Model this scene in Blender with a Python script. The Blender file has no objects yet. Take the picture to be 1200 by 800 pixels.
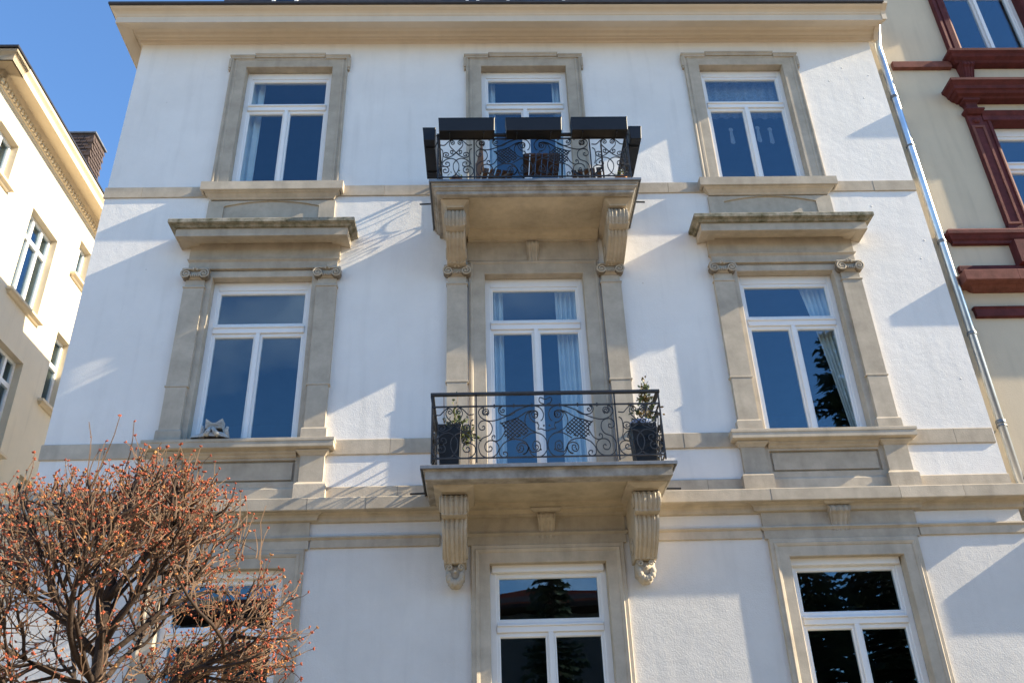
import bpy, bmesh, math, random
from mathutils import Matrix, Vector
S = bpy.context.scene
C = S.collection
R = math.radians
rnd = random.Random(7)

# ---------------------------------------------------------------- camera
cam = bpy.data.objects.new('camera', bpy.data.cameras.new('camera'))
C.objects.link(cam)
right = Vector((0.99933889, -0.02127040, -0.02948496))
up = Vector((0.01500716, -0.49734417, 0.86742352))
fwd = Vector((0.03311462, 0.86729254, 0.49669616))
cam.matrix_world = Matrix(((right.x, up.x, -fwd.x, -0.126), (right.y, up.y, -fwd.y, -9.6286),
                           (right.z, up.z, -fwd.z, 1.65), (0, 0, 0, 1)))
cam.data.sensor_width = 36
cam.data.lens = 36 * 1056.7 / 1200
cam.data.clip_start = 0.05
cam.data.clip_end = 2000
S.camera = cam

# ---------------------------------------------------------------- light
SUN_DIR = Vector((9.3, -1.0, 5.3)).normalized()          # towards the sun: grazing along the facade
CLOUD_OFF = (-0.68, 2.62, 2.85)
elev = math.asin(SUN_DIR.z)
azim = math.atan2(SUN_DIR.x, SUN_DIR.y)
w = bpy.data.worlds.new('World')
S.world = w
w.use_nodes = True
nt = w.node_tree
bg = nt.nodes['Background']
sky = nt.nodes.new('ShaderNodeTexSky')
sky.sky_type = 'NISHITA'
sky.sun_disc = False
sky.sun_elevation = elev
sky.sun_rotation = azim
sky.altitude = 100
sky.air_density = 1.35
sky.dust_density = 0.0
sky.ozone_density = 8.0
wtc = nt.nodes.new('ShaderNodeTexCoord')
wmp = nt.nodes.new('ShaderNodeMapping'); wmp.inputs['Scale'].default_value = (1.0, 1.0, 1.6); wmp.inputs['Location'].default_value = CLOUD_OFF
nt.links.new(wtc.outputs['Generated'], wmp.inputs['Vector'])
wnz = nt.nodes.new('ShaderNodeTexNoise'); wnz.inputs['Scale'].default_value = 2.6; wnz.inputs['Detail'].default_value = 7; wnz.inputs['Roughness'].default_value = 0.55
nt.links.new(wmp.outputs[0], wnz.inputs['Vector'])
wrp = nt.nodes.new('ShaderNodeValToRGB'); wrp.color_ramp.elements[0].position = 0.57; wrp.color_ramp.elements[1].position = 0.80
wrp.color_ramp.elements[1].color = (0.55, 0.55, 0.55, 1)
nt.links.new(wnz.outputs['Fac'], wrp.inputs['Fac'])
wmx = nt.nodes.new('ShaderNodeMix'); wmx.data_type = 'RGBA'
nt.links.new(wrp.outputs['Color'], wmx.inputs[0]); nt.links.new(sky.outputs[0], wmx.inputs[6])
wmx.inputs[7].default_value = (7.0, 7.2, 7.6, 1)
nt.links.new(wmx.outputs[2], bg.inputs[0])
bg.inputs[1].default_value = 0.105
sl = bpy.data.lights.new('sun', 'SUN')
sl.energy = 5.0
sl.angle = R(0.5)
sl.color = (1.0, 0.85, 0.61)
so = bpy.data.objects.new('sun', sl)
C.objects.link(so)
so.rotation_euler = SUN_DIR.to_track_quat('Z', 'Y').to_euler()
S.view_settings.view_transform = 'Standard'
S.view_settings.look = 'None'
S.view_settings.gamma = 1
S.view_settings.exposure = 1.5

# ---------------------------------------------------------------- materials
def new_mat(name):
    m = bpy.data.materials.new(name)
    m.use_nodes = True
    return m, m.node_tree, m.node_tree.nodes['Principled BSDF']

def mat(name, col, rough=0.8, jit=0.0, metal=0.0, var=0.12, scale=3.0, bump=0.0, bscale=60.0, bdist=0.01, spec=0.3,
        col2=None, coat=0.0, streak=0.0, bump2=0.0, b2scale=8.0):
    """procedural colour variation (two noises) + bump"""
    m, t, b = new_mat(name)
    N, L = t.nodes.new, t.links.new
    tc = N('ShaderNodeTexCoord')
    n1 = N('ShaderNodeTexNoise'); n1.inputs['Scale'].default_value = scale; n1.inputs['Detail'].default_value = 8
    n1.inputs['Roughness'].default_value = 0.65
    L(tc.outputs['Object'], n1.inputs['Vector'])
    rp = N('ShaderNodeValToRGB')
    rp.color_ramp.elements[0].position = 0.32; rp.color_ramp.elements[1].position = 0.68
    c2 = col2 if col2 else tuple(c * (1 - var) for c in col)
    rp.color_ramp.elements[0].color = (*c2, 1)
    rp.color_ramp.elements[1].color = (*[min(1, c * (1 + var * 0.35)) for c in col], 1)
    L(n1.outputs['Fac'], rp.inputs['Fac'])
    out = rp.outputs['Color']
    if streak > 0:
        mp = N('ShaderNodeMapping'); mp.inputs['Scale'].default_value = (5.0, 5.0, 0.45)
        L(tc.outputs['Object'], mp.inputs['Vector'])
        n3 = N('ShaderNodeTexNoise'); n3.inputs['Scale'].default_value = 1.3; n3.inputs['Detail'].default_value = 6
        L(mp.outputs[0], n3.inputs['Vector'])
        r3 = N('ShaderNodeValToRGB'); r3.color_ramp.elements[0].position = 0.52; r3.color_ramp.elements[1].position = 0.78
        L(n3.outputs['Fac'], r3.inputs['Fac'])
        ml = N('ShaderNodeMath'); ml.operation = 'MULTIPLY'; ml.inputs[1].default_value = streak
        L(r3.outputs['Color'], ml.inputs[0])
        mx = N('ShaderNodeMix'); mx.data_type = 'RGBA'
        L(ml.outputs[0], mx.inputs[0]); L(out, mx.inputs[6])
        mx.inputs[7].default_value = (*[c * 0.45 for c in col], 1)
        out = mx.outputs[2]
    if jit > 0:                        # every stone its own tone
        oi = N('ShaderNodeObjectInfo')
        mr = N('ShaderNodeMapRange'); mr.inputs['To Min'].default_value = 1 - jit; mr.inputs['To Max'].default_value = 1 + jit * 0.6
        L(oi.outputs['Random'], mr.inputs['Value'])
        vm = N('ShaderNodeVectorMath'); vm.operation = 'SCALE'
        L(out, vm.inputs[0]); L(mr.outputs[0], vm.inputs['Scale'])
        out = vm.outputs[0]
    L(out, b.inputs['Base Color'])
    b.inputs['Roughness'].default_value = rough
    b.inputs['Metallic'].default_value = metal
    b.inputs['Specular IOR Level'].default_value = spec
    if coat: b.inputs['Coat Weight'].default_value = coat
    last = None
    for (st, sc, det) in ((bump2, b2scale, 3), (bump, bscale, 5)):
        if st <= 0: continue
        n2 = N('ShaderNodeTexNoise'); n2.inputs['Scale'].default_value = sc; n2.inputs['Detail'].default_value = det
        n2.inputs['Roughness'].default_value = 0.6
        L(tc.outputs['Object'], n2.inputs['Vector'])
        bp = N('ShaderNodeBump'); bp.inputs['Strength'].default_value = st
        bp.inputs['Distance'].default_value = bdist if sc == bscale else bdist * 3
        L(n2.outputs['Fac'], bp.inputs['Height'])
        if last: L(last, bp.inputs['Normal'])
        last = bp.outputs[0]
    if last: L(last, b.inputs['Normal'])
    return m

M = {}
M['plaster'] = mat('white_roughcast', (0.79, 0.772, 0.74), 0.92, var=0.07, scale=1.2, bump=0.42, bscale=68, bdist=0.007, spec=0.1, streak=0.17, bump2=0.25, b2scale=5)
M['plaster_low'] = mat('white_roughcast_darker', (0.67, 0.655, 0.63), 0.92, var=0.10, scale=1.1, bump=0.45, bscale=62, bdist=0.008, spec=0.1, streak=0.12, bump2=0.25, b2scale=5)  # darker tone for the plaster below the ledge
M['stone'] = mat('sandstone', (0.49, 0.43, 0.345), 0.9, var=0.22, scale=4, bump=0.4, bscale=85, bdist=0.004, spec=0.15, streak=0.34, jit=0.10)
M['stone_dirt_shade'] = mat('sandstone_dirt_shade', (0.22, 0.19, 0.155), 0.95, var=0.4, scale=20, bump=0.4, bscale=80, bdist=0.004, spec=0.1)  # groove dirt, with the recess shade behind the volutes put into the colour
M['stone_pale'] = mat('sandstone_pale', (0.53, 0.46, 0.365), 0.9, var=0.22, scale=4, bump=0.45, bscale=60, bdist=0.005, spec=0.15, streak=0.36, jit=0.12)
M['stone_mossy'] = mat('sandstone_mossy', (0.36, 0.33, 0.27), 0.95, scale=9, bump=0.5, bscale=70, bdist=0.006, spec=0.1, col2=(0.085, 0.085, 0.05))
M['stone_wet'] = mat('sandstone_stained', (0.44, 0.41, 0.37), 0.9, scale=4, bump=0.4, bscale=70, bdist=0.005, spec=0.15, col2=(0.20, 0.18, 0.15), streak=0.85)
M['stone_soffit'] = mat('painted_soffit', (0.54, 0.465, 0.35), 0.9, var=0.30, scale=2.2, bump=0.4, bscale=30, bdist=0.005, spec=0.1, streak=0.25)
M['cream'] = mat('cream_paint', (0.66, 0.58, 0.47), 0.8, var=0.06, scale=3, bump=0.15, bscale=60, bdist=0.003, spec=0.2, streak=0.08)
M['zinc'] = mat('zinc_sheet', (0.60, 0.64, 0.68), 0.36, metal=1.0, var=0.15, scale=6, bump=0.04, bscale=14, bdist=0.01)
M['zinc_dull'] = mat('weathered_zinc', (0.23, 0.24, 0.25), 0.5, metal=0.6, var=0.3, scale=9, bump=0.1, bscale=30, bdist=0.004)
M['gutter'] = mat('dark_gutter', (0.035, 0.035, 0.04), 0.5, var=0.3, scale=9, bump=0.1)
M['iron'] = mat('wrought_iron', (0.026, 0.028, 0.032), 0.4, metal=0.3, var=0.4, scale=20, bump=0.15, bscale=120, bdist=0.002, spec=0.5)
M['frame'] = mat('white_window_paint', (0.80, 0.80, 0.79), 0.35, var=0.03, scale=8, bump=0.03, spec=0.5)
M['box'] = mat('black_plastic', (0.008, 0.009, 0.012), 0.35, var=0.25, scale=7, bump=0.05, spec=0.3)
M['room'] = mat('room_walls', (0.13, 0.125, 0.12), 0.9, var=0.1)
M['curtain'] = mat('pale_curtain', (0.78, 0.82, 0.80), 0.9, var=0.1, scale=6, bump=0.1, bscale=200, bdist=0.002)
M['lace'] = mat('lace_curtain', (0.30, 0.33, 0.36), 0.9, var=0.4, scale=24)
M['paper'] = mat('thin_paper', (0.26, 0.27, 0.28), 0.9, var=0.1, scale=12)
M['slate'] = mat('dark_slate', (0.055, 0.055, 0.07), 0.6, var=0.4, scale=8, bump=0.4, bscale=18, bdist=0.01)
M['chimney'] = mat('brown_slate', (0.085, 0.06, 0.052), 0.7, var=0.4, scale=8, bump=0.4, bscale=18, bdist=0.01)
M['wood'] = mat('brown_wood', (0.055, 0.030, 0.019), 0.55, var=0.4, scale=14, bump=0.2, bscale=60, bdist=0.002)
M['terracotta'] = mat('terracotta', (0.42, 0.19, 0.08), 0.8, var=0.3, scale=8)
M['redstone'] = mat('red_painted_stone', (0.115, 0.030, 0.030), 0.75, var=0.35, scale=7, bump=0.5, bscale=55, bdist=0.005, spec=0.2, streak=0.4, jit=0.12)
M['redstone_worn'] = mat('red_stone_worn', (0.20, 0.078, 0.062), 0.85, var=0.3, scale=9, bump=0.4, bscale=60, bdist=0.005, spec=0.2, streak=0.35)
M['tan'] = mat('tan_plaster', (0.63, 0.535, 0.395), 0.9, var=0.06, scale=1.5, bump=0.3, bscale=60, bdist=0.006, spec=0.1, streak=0.22)
M['yellow'] = mat('cream_yellow_plaster', (0.70, 0.62, 0.48), 0.9, var=0.05, scale=1.5, bump=0.25, bscale=60, bdist=0.005, spec=0.1, streak=0.22)
M['yellow_trim'] = mat('cream_yellow_trim', (0.66, 0.56, 0.41), 0.8, var=0.08, scale=3, bump=0.1, spec=0.2)
M['ornament'] = mat('weathered_grey_stone', (0.50, 0.50, 0.48), 0.95, var=0.4, scale=26, bump=0.7, bscale=60, bdist=0.01)
M['pot_blue'] = mat('blue_white_glaze', (0.55, 0.6, 0.68), 0.3, scale=18, col2=(0.08, 0.16, 0.42))
M['bark'] = mat('dark_bark', (0.05, 0.034, 0.026), 0.95, var=0.5, scale=30, bump=0.6, bscale=60, bdist=0.01)
M['twig'] = mat('tan_twig', (0.165, 0.105, 0.068), 0.8, var=0.4, scale=14)
M['bud'] = mat('red_buds', (0.44, 0.12, 0.055), 0.6, scale=40, col2=(0.25, 0.06, 0.035))
M['bud_young'] = mat('opening_buds', (0.42, 0.27, 0.09), 0.6, scale=40, col2=(0.40, 0.12, 0.05))
M['leaf'] = mat('grey_green_leaf', (0.12, 0.15, 0.055), 0.6, scale=30, col2=(0.06, 0.09, 0.03))
M['leaf_bronze'] = mat('bronze_leaf', (0.22, 0.13, 0.05), 0.6, scale=30, col2=(0.09, 0.10, 0.035))
M['conifer'] = mat('conifer_green', (0.035, 0.06, 0.028), 0.7, scale=20, col2=(0.02, 0.035, 0.018))
M['rooftile'] = mat('red_roof_tile', (0.34, 0.085, 0.045), 0.75, var=0.35, scale=6, bump=0.3, bscale=12, bdist=0.02)
M['oppwall'] = mat('opposite_plaster', (0.16, 0.15, 0.14), 0.9, var=0.1)
M['paving'] = mat('paving', (0.44, 0.365, 0.28), 0.9, var=0.15, scale=2, bump=0.3, bscale=40)
M['asphalt'] = mat('asphalt', (0.055, 0.055, 0.055), 0.9, var=0.2, scale=3, bump=0.5, bscale=90)
M['unseen_lawn'] = mat('unseen_lawn', (0.09, 0.085, 0.04), 0.95, var=0.4, scale=6, bump=0.6, bscale=50)
M['ground'] = mat('earth_and_gravel', (0.42, 0.335, 0.23), 0.95, var=0.3, scale=1, bump=0.4, bscale=30)

# glass: clear double glazing, stronger reflection than one sheet
def glass_mat(name, ior, tint, wav):
    m, t, b = new_mat(name)
    N, L = t.nodes.new, t.links.new
    t.nodes.remove(b)
    o = t.nodes['Material Output']
    tr = N('ShaderNodeBsdfTransparent'); tr.inputs[0].default_value = (*tint, 1)
    gl = N('ShaderNodeBsdfGlossy'); gl.inputs['Roughness'].default_value = 0.0
    gl.inputs[0].default_value = (0.62, 0.84, 1.0, 1)
    lw = N('ShaderNodeLayerWeight'); lw.inputs['Blend'].default_value = 0.5
    pw = N('ShaderNodeMath'); pw.operation = 'POWER'; pw.inputs[1].default_value = 5
    L(lw.outputs['Facing'], pw.inputs[0])
    fr = N('ShaderNodeMath'); fr.operation = 'MULTIPLY_ADD'; fr.inputs[1].default_value = 1 - ior; fr.inputs[2].default_value = ior
    L(pw.outputs[0], fr.inputs[0])
    mx = N('ShaderNodeMixShader')
    tc = N('ShaderNodeTexCoord')
    nz = N('ShaderNodeTexNoise'); nz.inputs['Scale'].default_value = 1.6; nz.inputs['Detail'].default_value = 1
    L(tc.outputs['Object'], nz.inputs['Vector'])
    bp = N('ShaderNodeBump'); bp.inputs['Strength'].default_value = wav; bp.inputs['Distance'].default_value = 0.01
    L(nz.outputs['Fac'], bp.inputs['Height'])
    L(bp.outputs[0], gl.inputs['Normal'])
    L(fr.outputs[0], mx.inputs[0]); L(tr.outputs[0], mx.inputs[1]); L(gl.outputs[0], mx.inputs[2])
    L(mx.outputs[0], o.inputs[0])
    return m
M['glass'] = glass_mat('double_glazing', 0.086, (0.90, 0.94, 0.95), 0.28)

# ---------------------------------------------------------------- mesh builder
def fmap(a, d, z):                       # facade frame: a along the wall, d out of it (towards the street)
    return (a, -d, z)

class MB:
    def __init__(s, f=fmap):
        s.v, s.f, s.f_map = [], [], f
    def p(s, a, d, z):
        s.v.append(s.f_map(a, d, z)); return len(s.v) - 1
    def raw(s, co):
        s.v.append(tuple(co)); return len(s.v) - 1
    def face(s, *ids):
        s.f.append(tuple(ids))
    def box(s, a0, a1, d0, d1, z0, z1):
        i = [s.p(a, d, z) for z in (z0, z1) for d in (d0, d1) for a in (a0, a1)]
        for q in ((0, 1, 3, 2), (4, 6, 7, 5), (0, 4, 5, 1), (2, 3, 7, 6), (0, 2, 6, 4), (1, 5, 7, 3)):
            s.face(*[i[k] for k in q])
        return s
    def cbox(s, a0, a1, d1, z0, z1, d0=-0.01, b=0.006):
        """block on the wall with a chamfered front edge"""
        path = [(d0, z1), (d1 - b, z1), (d1, z1 - b), (d1, z0 + b), (d1 - b, z0), (d0, z0)]
        return s.mould(path, a0, a1, True, True)
    def mould(s, path, a0, a1, rl=True, rr=True, back=-0.01, ls=1.0):
        """profile path [(d,z)..] swept along the wall; a0/a1 are the outermost extents; rl/rr mitred returns"""
        dm = max(d for d, z in path)
        rows = []
        for i, (d, z) in enumerate(path):
            de = d
            if i == 0: de = path[1][0]
            if i == len(path) - 1: de = path[-2][0]
            if d > 0: de = d
            de = max(de, 0)
            xl = a0 + (dm - de) * ls if rl else a0
            xr = a1 - (dm - de) if rr else a1
            row = [s.p(xl, d, z), s.p(xr, d, z)]
            if rl: row = [s.p(xl, back, z)] + row
            if rr: row = row + [s.p(xr, back, z)]
            rows.append(row)
        n = len(rows[0])
        for r0, r1 in zip(rows, rows[1:]):
            for k in range(n - 1):
                s.face(r0[k], r0[k + 1], r1[k + 1], r1[k])
        if not rl: s.face(*[r[0] for r in rows])
        if not rr: s.face(*[r[-1] for r in reversed(rows)])
        return s
    def sweep_frame(s, a0, a1, z0, z1, prof, bottom=False):
        """prof [(o,d)]: o outward from the opening edge, d depth; around left, top, right (and bottom)"""
        rows = []
        for o, d in prof:
            pts = [(a0 - o, z0), (a0 - o, z1 + o), (a1 + o, z1 + o), (a1 + o, z0)]
            if bottom: pts = [(a0 - o, z0 - o), (a0 - o, z1 + o), (a1 + o, z1 + o), (a1 + o, z0 - o)]
            rows.append([s.p(x, d, z) for x, z in pts])
        for r0, r1 in zip(rows, rows[1:]):
            for k in range(3): s.face(r0[k], r0[k + 1], r1[k + 1], r1[k])
            if bottom: s.face(r0[3], r0[0], r1[0], r1[3])
        if not bottom:
            s.face(*[r[0] for r in rows]); s.face(*[r[3] for r in reversed(rows)])
        return s
    def wall(s, a0, a1, z0, z1, holes, d=0.0):
        xs = sorted({a0, a1, *[h[0] for h in holes], *[h[1] for h in holes]})
        zs = sorted({z0, z1, *[h[2] for h in holes], *[h[3] for h in holes]})
        ids = {}
        def g(x, z):
            if (x, z) not in ids: ids[(x, z)] = s.p(x, d, z)
            return ids[(x, z)]
        for xa, xb in zip(xs, xs[1:]):
            for za, zb in zip(zs, zs[1:]):
                mx, mz = (xa + xb) / 2, (za + zb) / 2
                if any(h[0] < mx < h[1] and h[2] < mz < h[3] for h in holes): continue
                s.face(g(xa, za), g(xb, za), g(xb, zb), g(xa, zb))
        return s
    def reveal(s, h, d0, d1):
        a0, a1, z0, z1 = h
        c = [(a0, z0), (a1, z0), (a1, z1), (a0, z1)]
        i0 = [s.p(a, d0, z) for a, z in c]; i1 = [s.p(a, d1, z) for a, z in c]
        for k in range(4): s.face(i0[k], i0[(k + 1) % 4], i1[(k + 1) % 4], i1[k])
        return s
    def tube(s, pts, r, n=5, closed=False, taper=None):
        pts = [Vector(q) for q in pts]
        rings = []
        for i, q in enumerate(pts):
            t = (pts[min(i + 1, len(pts) - 1)] - pts[max(i - 1, 0)])
            if t.length < 1e-9: t = Vector((0, 0, 1))
            t.normalize()
            ref = Vector((0, 1, 0)) if abs(t.y) < 0.9 else Vector((1, 0, 0))
            u = t.cross(ref).normalized(); v = t.cross(u)
            rr = r if taper is None else r + (taper - r) * i / (len(pts) - 1)
            rings.append([s.raw(q + rr * (math.cos(2 * math.pi * (k + 0.5) / n) * u + math.sin(2 * math.pi * (k + 0.5) / n) * v)) for k in range(n)])
        for a, b in zip(rings, rings[1:]):
            for k in range(n): s.face(a[k], a[(k + 1) % n], b[(k + 1) % n], b[k])
        s.face(*reversed(rings[0])); s.face(*rings[-1])
        return s
    def lathe(s, centre, prof, n=16):
        cx, cy, cz = centre
        rings = [[s.raw((cx + r * math.cos(2 * math.pi * k / n), cy + r * math.sin(2 * math.pi * k / n), cz + z)) for k in range(n)] for r, z in prof]
        for a, b in zip(rings, rings[1:]):
            for k in range(n): s.face(a[k], a[(k + 1) % n], b[(k + 1) % n], b[k])
        s.face(*reversed(rings[0])); s.face(*rings[-1])
        return s
    def ball(s, c, rx, ry, rz, n=8, m=5):
        rings = []
        for j in range(1, m):
            th = math.pi * j / m
            rings.append([s.raw((c[0] + rx * math.sin(th) * math.cos(2 * math.pi * k / n), c[1] + ry * math.sin(th) * math.sin(2 * math.pi * k / n), c[2] + rz * math.cos(th))) for k in range(n)])
        t = s.raw((c[0], c[1], c[2] + rz)); b = s.raw((c[0], c[1], c[2] - rz))
        for k in range(n):
            s.face(t, rings[0][k], rings[0][(k + 1) % n]); s.face(b, rings[-1][(k + 1) % n], rings[-1][k])
        for a, bb in zip(rings, rings[1:]):
            for k in range(n): s.face(a[k], bb[k], bb[(k + 1) % n], a[(k + 1) % n])
        return s
    def build(s, name, m, parent=None, smooth=False, bevel=0.0, label=None):
        org = Vector((0, 0, 0)); q = parent
        while q is not None: org += q.location; q = q.parent
        me = bpy.data.meshes.new(name)
        me.from_pydata([tuple(Vector(c) - org) for c in s.v], [], s.f)
        bm = bmesh.new(); bm.from_mesh(me)
        bmesh.ops.recalc_face_normals(bm, faces=bm.faces)
        bm.to_mesh(me); bm.free()
        me.materials.append(M[m])
        if smooth: me.polygons.foreach_set('use_smooth', [True] * len(me.polygons))
        o = bpy.data.objects.new(name, me)
        C.objects.link(o); o.parent = parent
        if bevel:
            md = o.modifiers.new('bevel', 'BEVEL'); md.width = bevel; md.segments = 1; md.limit_method = 'ANGLE'
        if label: o['label'] = label
        return o

def thing(name, label, cat, loc, group=None):
    o = bpy.data.objects.new(name, None); C.objects.link(o)
    o.location = loc; o.empty_display_size = 0.2
    o['label'] = label; o['category'] = cat
    if group: o['group'] = group
    return o
def structure(o):
    o['kind'] = 'structure'; return o

# ================================================================ SETTING
structure(MB().box(-400, 400, -400, 400, -0.6, -0.02).build('ground', 'ground'))
structure(MB().box(-60, 60, 10.2, 17.0, -0.4, -0.012).build('road', 'asphalt'))
structure(MB().box(-8.2, 5.8, .12, 4.2, -0.3, 0.04).build('unseen_lawn', 'unseen_lawn'))  # unseen dark lawn, added to cut ground bounce on the lower front
structure(MB().box(5.9, 12, .12, 4.2, -0.3, 0.04).build('unseen_lawn', 'unseen_lawn'))
structure(MB().box(-60, 60, 4.3, 10.2, -0.3, 0.10).build('pavement', 'paving'))
structure(MB().box(-60, 60, 17.0, 19.0, -0.3, 0.10).build('pavement', 'paving'))

# ================================================================ MAIN HOUSE
house = thing('apartment_house', 'white plastered apartment house front with beige stone window surrounds and two iron balconies', 'house', (0.37, 0, 0))
AX = {'L': -2.905, 'C': 0.55, 'R': 3.81}
EL, ER = -5.14, 5.885
HW = 0.63                                   # half width of an opening
W3Z, W2Z, W1Z = (9.58, 11.87), (5.835, 8.148), (2.3, 4.405)
holes = []
for k, x in AX.items():
    holes.append((x - HW, x + HW, 8.93 if k == 'C' else W3Z[0], W3Z[1]))
    holes.append((x - HW, x + HW, 5.16 if k == 'C' else W2Z[0], W2Z[1]))
    holes.append((x - HW, x + HW, *W1Z))
whs = [(x - .64, x + .64, 5.385, 5.645) for k, x in AX.items() if k != 'C']
MB().wall(EL, ER, 4.95, 12.42, [h for h in holes if h[2] > 4.95] + whs).build('wall', 'plaster', house)
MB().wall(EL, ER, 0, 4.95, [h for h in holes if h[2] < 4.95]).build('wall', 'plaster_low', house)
# body behind the front: side and back walls, inner lining
b = MB()
b.wall(EL, ER, 0, 12.42, holes, -0.34)
for q in ([(EL, 0), (EL, -9.5)], [(EL, -9.5), (ER, -9.5)], [(ER, -9.5), (ER, 0)]):
    i = [b.p(q[0][0], q[0][1], 0), b.p(q[1][0], q[1][1], 0), b.p(q[1][0], q[1][1], 12.7), b.p(q[0][0], q[0][1], 12.7)]
    b.face(*i)
b.build('body_wall', 'plaster', house)
for h in holes: MB().reveal(h, -0.10, -0.34).build('inner_reveal', 'frame', house)
b = MB()                                    # rooms behind the windows (walls, floors), one box a storey
for z0, z1 in ((1.2, 4.6), (5.1, 8.4), (8.9, 12.3)):
    for x0, x1 in ((EL + .05, -1.3), (-1.25, 2.2), (2.25, ER - .05)):
        i = [b.p(x, d, z) for z in (z0, z1) for d in (-0.35, -5.0) for x in (x0, x1)]
        for q in ((0, 1, 3, 2), (4, 6, 7, 5), (2, 3, 7, 6), (0, 2, 6, 4), (1, 5, 7, 3)): b.face(*[i[k] for k in q])
b.build('room', 'room', house)

# eaves cornice
ev = [(0.0, 12.375), (0.04, 12.372), (0.05, 12.42), (0.065, 12.425), (0.075, 12.45), (0.11, 12.46), (0.135, 12.495), (0.19, 12.505),
      (0.195, 12.49), (0.405, 12.385), (0.41, 12.37), (0.425, 12.37), (0.425, 12.49), (0.435, 12.495), (0.445, 12.52), (0.475, 12.545), (0.52, 12.56), (0.545, 12.575), (0.545, 12.59), (0.0, 12.66)]
LS = 0.6                                     # the side eaves stand out less than the front ones
MB().mould(ev, EL - 0.545 * LS, ER + 0.09, True, False, ls=LS).build('cornice', 'cream', house)
b = MB()                                    # left return of the eaves along the side of the house
for (d0, z0), (d1, z1) in zip(ev, ev[1:]):
    b.face(b.p(EL - d0 * LS, 0.0, z0), b.p(EL - d0 * LS, -9.5, z0), b.p(EL - d1 * LS, -9.5, z1), b.p(EL - d1 * LS, 0.0, z1))
b.build('side_cornice', 'cream', house)
gp = [(0.51, 12.592), (0.558, 12.582), (0.578, 12.595), (0.578, 12.632), (0.555, 12.635), (0.54, 12.62), (0.3, 12.665)]
b = MB().mould(gp, EL - 0.578 * LS, ER + 0.07, True, False, ls=LS)
for (d0, z0), (d1, z1) in zip(gp, gp[1:]):
    b.face(b.p(EL - d0 * LS, 0.0, z0), b.p(EL - d0 * LS, -9.5, z0), b.p(EL - d1 * LS, -9.5, z1), b.p(EL - d1 * LS, 0.0, z1))
b.build('gutter', 'gutter', house)
b = MB()                                    # moulded end block of the eaves at the right
b.mould([(0.0, 12.36), (0.06, 12.36), (0.12, 12.45), (0.21, 12.50), (0.44, 12.375), (0.44, 12.49), (0.46, 12.53), (0.565, 12.575), (0.565, 12.62), (0.0, 12.67)], ER + 0.055, ER + 0.125, False, False)
b.build('cornice_end', 'cream', house)
b = MB()                                    # roof apron, attic and roof
b.face(b.p(EL - .33, .55, 12.63), b.p(ER + .1, .55, 12.63), b.p(ER + .1, -0.3, 13.2), b.p(EL + .4, -0.3, 13.2))
b.face(b.p(EL - .33, .55, 12.63), b.p(EL + .4, -0.3, 13.2), b.p(EL + .4, -9.5, 13.2), b.p(EL - .33, -9.9, 12.63))
b.face(b.p(EL + .4, -0.3, 13.2), b.p(ER + .1, -0.3, 13.2), b.p(ER + .1, -9.5, 13.2), b.p(EL + .4, -9.5, 13.2))
b.build('roof', 'slate', house)
b = MB(); b.box(-4.18, 5.5, -5, -0.3, 13.2, 14.0); b.build('attic', 'slate', house)
for x0, x1 in ((-3.36, -3.05), (-0.26, -0.14), (0.40, 1.25)):
    f = MB().sweep_frame(x0, x1, 13.35, 13.9, [(0, -0.3), (0, -0.26), (0.05, -0.26), (0.05, -0.3)], True).build('attic_window', 'frame', house)
    MB().box(x0, x1, -0.3, -0.285, 13.35, 13.9).build('pane', 'glass', f)

# ---- string courses, laid in stones
def stones(name, path, joints, m, rl_first=False, rr_last=False, gap=0.004):
    for i, (x0, x1) in enumerate(zip(joints, joints[1:])):
        j = rnd.uniform(-0.002, 0.002)
        pp = [(d + (j if d > 0.01 else 0), z) for d, z in path]
        MB().mould(pp, x0 + gap / 2, x1 - gap / 2, rl_first and i == 0, rr_last and i == len(joints) - 2).build(name, m if not isinstance(m, list) else m[i % len(m)], house)
S3P = [(-.01, 9.637), (.014, 9.632), (.02, 9.626), (.02, 9.46), (.014, 9.454), (-.01, 9.454)]
stones('band_stone', S3P, [EL - .02, -4.66, -3.72], ['stone_pale', 'stone'])
stones('band_stone', S3P, [-2.08, -1.42, -0.62], ['stone', 'stone_pale'])
stones('band_stone', S3P, [1.72, 2.45, 2.99], ['stone_pale'])
stones('band_stone', S3P, [4.64, 5.3, ER + .0], ['stone_pale', 'stone'])
S2P = [(-.01, 5.9), (.016, 5.891), (.021, 5.883), (.021, 5.708), (.016, 5.70), (-.01, 5.70)]
stones('band_stone', S2P, [EL - .02, -4.5, -3.88], ['stone'])
stones('band_stone', S2P, [-1.93, -1.2, -0.58], ['stone_pale', 'stone'])
stones('band_stone', S2P, [1.67, 2.2, 2.86], ['stone'])
stones('band_stone', S2P, [4.76, 5.4, ER - .02], ['stone_pale'])
PLP = [(-.01, 5.322), (.024, 5.312), (.031, 5.302), (.031, 5.11), (-.01, 5.11)]
stones('plinth_band', PLP, [EL - .02, -4.4, -3.91], ['stone'])
stones('plinth_band', PLP, [-1.9, -1.1, -0.76], ['stone_pale'])
stones('plinth_band', PLP, [1.86, 2.4, 2.86], ['stone_pale'])
stones('plinth_band', PLP, [4.77, ER + .0], ['stone_pale'])
LP = [(-.01, 5.165), (.03, 5.16), (.177, 5.133), (.187, 5.125), (.187, 4.998), (.18, 4.99), (-.01, 4.986)]
LJ = [EL - .2, -4.62, -3.3, -2.06, -1.42, -0.57]
LR = [1.71, 3.05, 4.50, 5.225, ER + .13]
stones('ledge_stone', LP, LJ, ['stone', 'stone_pale', 'stone', 'stone_pale', 'stone'])
stones('ledge_stone', LP, LR, ['stone_pale', 'stone', 'stone_pale', 'stone_pale'])
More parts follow.
